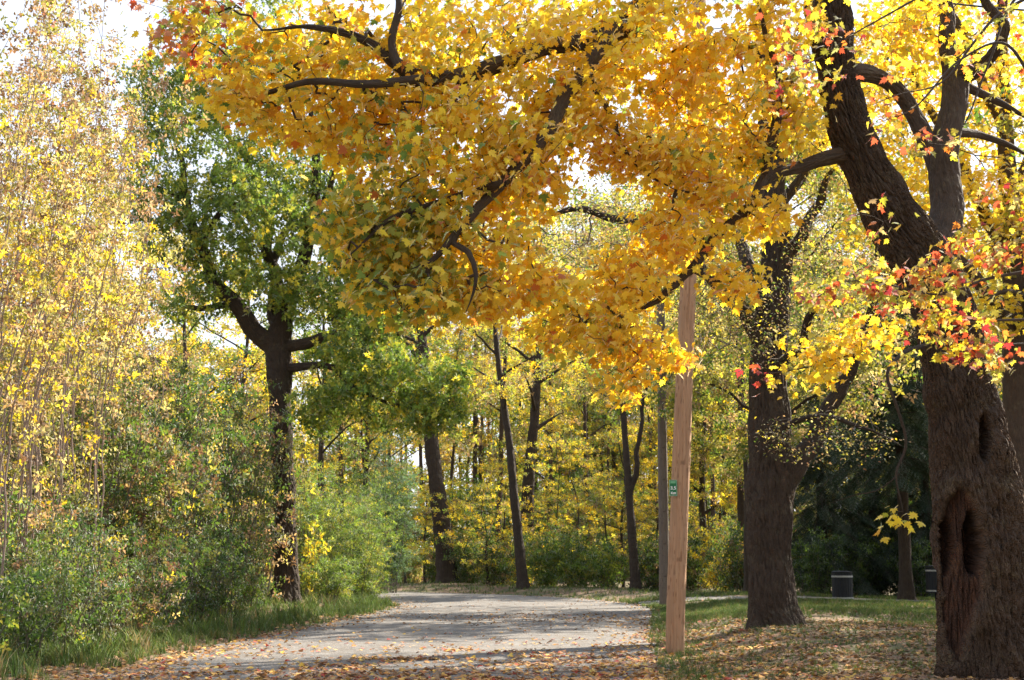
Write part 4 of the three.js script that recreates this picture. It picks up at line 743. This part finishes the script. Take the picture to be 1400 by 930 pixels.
{
  const D = 23.4, base = gp(917, D), ctrl = [[base.clone().add(V(0, -.3, 0)), .160], [base.clone().add(V(.06, 1.2, 0)), .156], [base.clone().add(V(.22, 4, 0)), .148], [base.clone().add(V(.42, 7.4, 0)), .138], [base.clone().add(V(.70, 12.3, 0)), .115]];
  const root = thing('utility_pole', 'tan wooden utility pole with a small green distance sign', 'utility pole', base);
  const check = (q, nn, a, al, R) => noise3(Math.cos(a) * 1.5, Math.sin(a) * 1.5, q.y * .35) * .008 - Math.pow(Math.max(0, 1 - Math.abs(noise3(Math.cos(a) * 5, Math.sin(a) * 5, q.y * .3)) * 9), 2) * .022;
  const g = trunkGeo(ctrl, base, 72, .05, check), uv = g.attributes.uv; for (let i = 0; i < uv.count; i++) uv.setXY(i, uv.getX(i), uv.getY(i) / 1.6);
  part('shaft', g, poleMat(.44, .295, .195), root);
  const tp = smoothPath(ctrl, .05).pts, top = tp[tp.length - 1]; poleTop = top.clone();
  part('top_cap', new THREE.CylinderGeometry(.10, .112, .03, 24).translate(top.x - base.x, top.y - base.y + .012, top.z - base.z), M.band, root);
  const arm = part('insulator_bracket', new THREE.CylinderGeometry(.022, .022, .5, 10).rotateZ(Math.PI / 2).translate(top.x - base.x + .2, top.y - base.y - .25, top.z - base.z), M.band, root);
  for (const ny of [.25, .55]) part('collar_band', new THREE.CylinderGeometry(.132, .133, .035, 28, 1, true).translate(top.x - base.x - .04, top.y - base.y - ny - .25, top.z - base.z), M.band, root);
  // distance sign, screwed to the face of the pole
  const sp = W(919, 668, D), sg = thing('distance_sign', 'small green sign reading 3,5 Km fixed to the tan pole', 'sign', V(sp.x, sp.y, sp.z + .158));
  const cv = document.createElement('canvas'); cv.width = 256; cv.height = 536; const c = cv.getContext('2d');
  c.fillStyle = '#0a6a3c'; c.fillRect(0, 0, 256, 536); c.fillStyle = '#4f9d6c'; c.fillRect(14, 14, 228, 96); c.fillStyle = '#8fc4a0'; c.fillRect(34, 36, 188, 14); c.fillRect(46, 72, 164, 14);
  c.fillStyle = '#ffffff'; c.textAlign = 'center'; c.font = 'bold 158px sans-serif'; c.fillText('3,5', 128, 322); c.font = 'bold 128px sans-serif'; c.fillText('Km', 128, 492);
  const tex = new THREE.CanvasTexture(cv); tex.colorSpace = THREE.SRGBColorSpace;
  const plain = new THREE.MeshStandardMaterial({ color: new THREE.Color(.3, .5, .36), roughness: .5 }), face = new THREE.MeshStandardMaterial({ map: tex, roughness: .45 });
  part('plate', new THREE.BoxGeometry(.124, .262, .005), plain, sg);
  part('face', new THREE.PlaneGeometry(.112, .25).translate(0, 0, .0045), face, sg);
  for (const y of [-.122, .122]) { part('frame_edge', new THREE.BoxGeometry(.126, .007, .010).translate(0, y * 1.06, .001), plain, sg); part('screw', new THREE.CylinderGeometry(.004, .004, .004, 10).rotateX(Math.PI / 2).translate(0, y * .9, .006), M.band, sg); }
  for (const x of [-.06, .06]) part('frame_edge', new THREE.BoxGeometry(.007, .264, .0098).translate(x, 0, .001), plain, sg);
  const b2 = gp(905, 44), r2 = thing('utility_pole', 'grey weathered utility pole standing behind the tan one', 'utility pole', b2), c2 = [[b2.clone().add(V(0, -.2, 0)), .165], [b2.clone().add(V(.02, 5, 0)), .15], [b2.clone().add(V(.05, 11, 0)), .125]];
  part('shaft', trunkGeo(c2, b2, 32, .2, check), poleMat(.16, .14, .13), r2);
  part('top_cap', new THREE.CylinderGeometry(.11, .12, .03, 20).translate(.05, 11.01, 0), M.band, r2);
  const pts = []; const A = poleTop.clone().add(V(.42, -.25, 0)), B = W(1362, 11, 19.5), E = B.clone().multiplyScalar(2).sub(A).add(V(0, .5, 0)); for (let i = 0; i <= 40; i++) { const t = i / 40; pts.push(t < .5 ? A.clone().lerp(B, t * 2) : B.clone().lerp(E, t * 2 - 1)); pts[i].y -= .12 * Math.sin(Math.PI * 2 * Math.min(t, .5)); }
  const T = new Tubes(); T.add(pts, pts.map(() => .014), 8, V(0, 0, 0)); tag(part('power_cable', T.geo(), M.cable, scene), 'black cable crossing the yellow leaves above the hollow maple', 'cable');
}

// ---------------------------------------------------------------- litter bins
function bin(px, d, lift, label) {
  const base = gp(px, d), R = .31, H = .84, root = thing('litter_bin', label, 'litter bin', base, 'slatted litter bins');
  const slat = new THREE.BoxGeometry(.070, H, .022, 1, 1, 1); slat.translate(0, H / 2, 0);
  for (let i = 0; i < 24; i++) { const a = i / 24 * Math.PI * 2, s = part('slat', slat, M.metalBlack, root); s.position.set(Math.sin(a) * R, lift, Math.cos(a) * R); s.rotation.y = a; }
  for (const y of [.07, H - .10]) part('band', new THREE.CylinderGeometry(R + .024, R + .024, .055, 40, 1, false).translate(0, lift + y, 0), M.band, root);
  part('liner', new THREE.CylinderGeometry(R - .02, R - .03, H - .04, 32).translate(0, lift + H / 2 - .01, 0), M.liner, root);
  const lid = part('lid', new THREE.LatheGeometry([[.12, .0], [.16, .03], [.28, .02], [R + .012, 0], [R + .012, -.03], [.27, -.035]].map(([x, y]) => new THREE.Vector2(x, y)), 36).translate(0, lift + H + .045, 0), M.metalBlack, root);
  part('rim', new THREE.TorusGeometry(.13, .012, 8, 28).rotateX(Math.PI / 2).translate(0, lift + H + .055, 0), M.metalBlack, lid);
  if (lift > .1) { part('post', new THREE.CylinderGeometry(.05, .05, lift + .1, 14).translate(0, lift / 2 - .04, 0), M.metalBlack, root); part('base_plate', new THREE.CylinderGeometry(.18, .2, .04, 24).translate(0, .01, 0), M.metalBlack, root); }
  else for (let i = 0; i < 3; i++) part('foot', new THREE.CylinderGeometry(.02, .025, lift + .06, 8).translate(Math.cos(i * 2.1) * .22, lift / 2 - .02, Math.sin(i * 2.1) * .22), M.metalBlack, root);
}
bin(1145, 44.6, .06, 'black slatted litter bin standing on low feet at the lawn edge');
bin(1271, 47.6, .30, 'black slatted litter bin raised on a post beside the hollow trunk');

// ---------------------------------------------------------------- grass, litter and fallen leaves
reseed(1010);
{
  const sc = new Scatter(grassTuft), up = V(0, 1, 0), put = (x, z, s, c, rd) => { const a = rr(0, 6.28); sc.add(V(x, ground(x, z, rd) - .01, z), V(gs() * .25, 1, gs() * .25), V(Math.cos(a), 0, Math.sin(a)), s, vary(c, .25)); };
  const gcol = () => pick([[[.075, .135, .025], 4], [[.11, .18, .035], 3], [[.17, .2, .05], 1], [[.28, .24, .1], .5]]);
  for (let i = 0; i < 60000; i++) {                                 // lawn at the right
    const d = rr(17, 50), x = rr(1.5, 1 + d * .40), z = -d, rd = roadDist(x, z), e = rd - HALF; if (e < -.05) continue;
    const n = noise3(x * .35, z * .35, 1), keep = sstep(-.1, .9, e) * (.18 + .82 * sstep(30, 36, d + n * 3)) * sstep(-.75, .2, n + .3) + (e < .8 ? .25 : 0); if (rnd() > keep) continue;
    if (d > 45.4 && d < 48.2 && x > 4) continue;
    put(x, z, rr(.06, .12) * (e < .6 ? 1.2 : 1) * (1 + .4 * sstep(30, 36, d)), gcol(), rd);
  }
  for (let i = 0; i < 34000; i++) {                                 // rank grass along the left verge
    const d = rr(17, 62), z = -d; let x = rr(-16, 2); const rd = roadDist(x, z), e = -rd - HALF; if (e < -.12 || e > 4) continue;
    if (rnd() > sstep(-.12, .35, e) * (e < 1.6 ? 1 : .35)) continue;
    const cl = noise3(x * .8, z * .8, 2); if (cl < -.35 && rnd() < .8) continue; put(x, z, rr(.14, .40) * (.4 + .6 * sstep(0, 1, e)) * (1 + .75 * cl), gcol(), rd);
  }
  for (let i = 0; i < 9000; i++) { const d = rr(46, 76), x = rr(-12, 12), z = -d, rd = roadDist(x, z), e = rd - HALF; if (e < -.05 || e > 5) continue; put(x, z, rr(.08, .2), gcol(), rd); }
  const root = new THREE.Group(); root.name = 'grass'; scene.add(root); tag(root, 'grass of the lawn and the rough road verges', 'grass', null, 'stuff'); sc.build('grass', M.grass, root);
}
const litterCol = () => pick([[[.50, .24, .06], 3], [[.42, .17, .05], 2.5], [[.62, .36, .08], 2], [[.26, .14, .07], 3], [[.36, .22, .12], 2.5], [[.42, .07, .04], .8], [[.68, .45, .10], 1.2]]);
const dryCol = () => pick([[[.26, .14, .06], 3], [[.32, .18, .085], 2.5], [[.17, .09, .045], 2.5], [[.44, .22, .06], 1.4], [[.52, .28, .06], .6]]);
{
  const sc = new Scatter(mapleLeaf), singles = [];
  const lay = (x, z, col, s, rd) => { const a = rr(0, 6.28), onRoad = Math.abs(rd) < HALF, y = (onRoad ? .04 * (1 - (rd / HALF) ** 2) + .014 : ground(x, z, rd)) + rr(.006, .03), Y = V(Math.cos(a), gs() * .35, Math.sin(a)), Z = V(gs() * .5, 1, gs() * .5), c = vary(col, .25); sc.add(V(x, y, z), Y, Z, s, c); };
  for (let i = 0; i < 110000; i++) {
    const d = 16 + 40 * Math.pow(rnd(), 1.25), x = rr(-.36 * d - 1, .40 * d + 1), z = -d, rd = roadDist(x, z), e = Math.abs(rd) - HALF, n = noise3(x * .5, z * .5, 5), n2_ = noise3(x * 1.6, z * 1.6, 6);
    let keep, dry = 0;
    if (e < 0) keep = .04 + 1.1 * sstep(25, 18, d + n * 4 - x * .6) + .85 * sstep(-1.1, -.1, e + n * .4) * (d < 34 ? 1 : .6) + .8 * Math.exp(-Math.pow((d - 35.5 - n) / 2.6, 2)) * sstep(-5, 3, x) + .1 * sstep(.3, .8, n2_);
    if (e < 0 && d > 29) dry = .85;
    else if (e < 0);
    else if (rd > 0) { keep = sstep(36, 27, d + n * 4) * .95 + .05; dry = sstep(.6, 3.4, e); }
    else { keep = e < 1 ? .55 : .2; dry = .6; }
    if (d > 45.4 && x > 4) keep *= .3;
    if (rnd() > keep * (.62 + .7 * n2_)) continue;
    lay(x, z, rnd() < dry ? dryCol() : litterCol(), rr(.045, .11) * (e < 0 && d > 24 ? .8 : 1), rd);
  }
  const root = new THREE.Group(); root.name = 'leaf_litter'; scene.add(root); tag(root, 'orange and brown fallen leaves strewn over road and lawn', 'leaf litter', null, 'stuff'); sc.build('leaf_litter', M.litter, root);
  const kinds = [['red', [.42, .05, .03], 30], ['orange', [.6, .2, .03], 40], ['golden', [.7, .42, .05], 40], ['brown', [.2, .09, .05], 40]], m = new THREE.Matrix4();
  for (const [word, col, n] of kinds) {
    const mat = leafMat(.2); mat.color.setRGB(...col);
    for (let i = 0; i < n; i++) {
      let x, z, rd; do { z = -rr(17.5, 27); x = rr(-5.2, 2.4); rd = roadDist(x, z); } while (Math.abs(rd) > HALF - .2);
      const a = rr(0, 6.28), l = new THREE.Mesh(mapleLeaf[i % 4], mat); l.name = numbered('fallen_leaf'); l.castShadow = l.receiveShadow = true; scene.add(l);
      basis(m, V(x, .04 * (1 - (rd / HALF) ** 2) + .035, z), V(Math.cos(a), .12, Math.sin(a)), V(gs() * .4, 1, gs() * .4), rr(.085, .12)); l.applyMatrix4(m);
      tag(l, word + ' fallen maple leaf lying on the grey road', 'leaf', word + ' leaves lying on the road');
    }
  }
}
renderer.render(scene, camera);
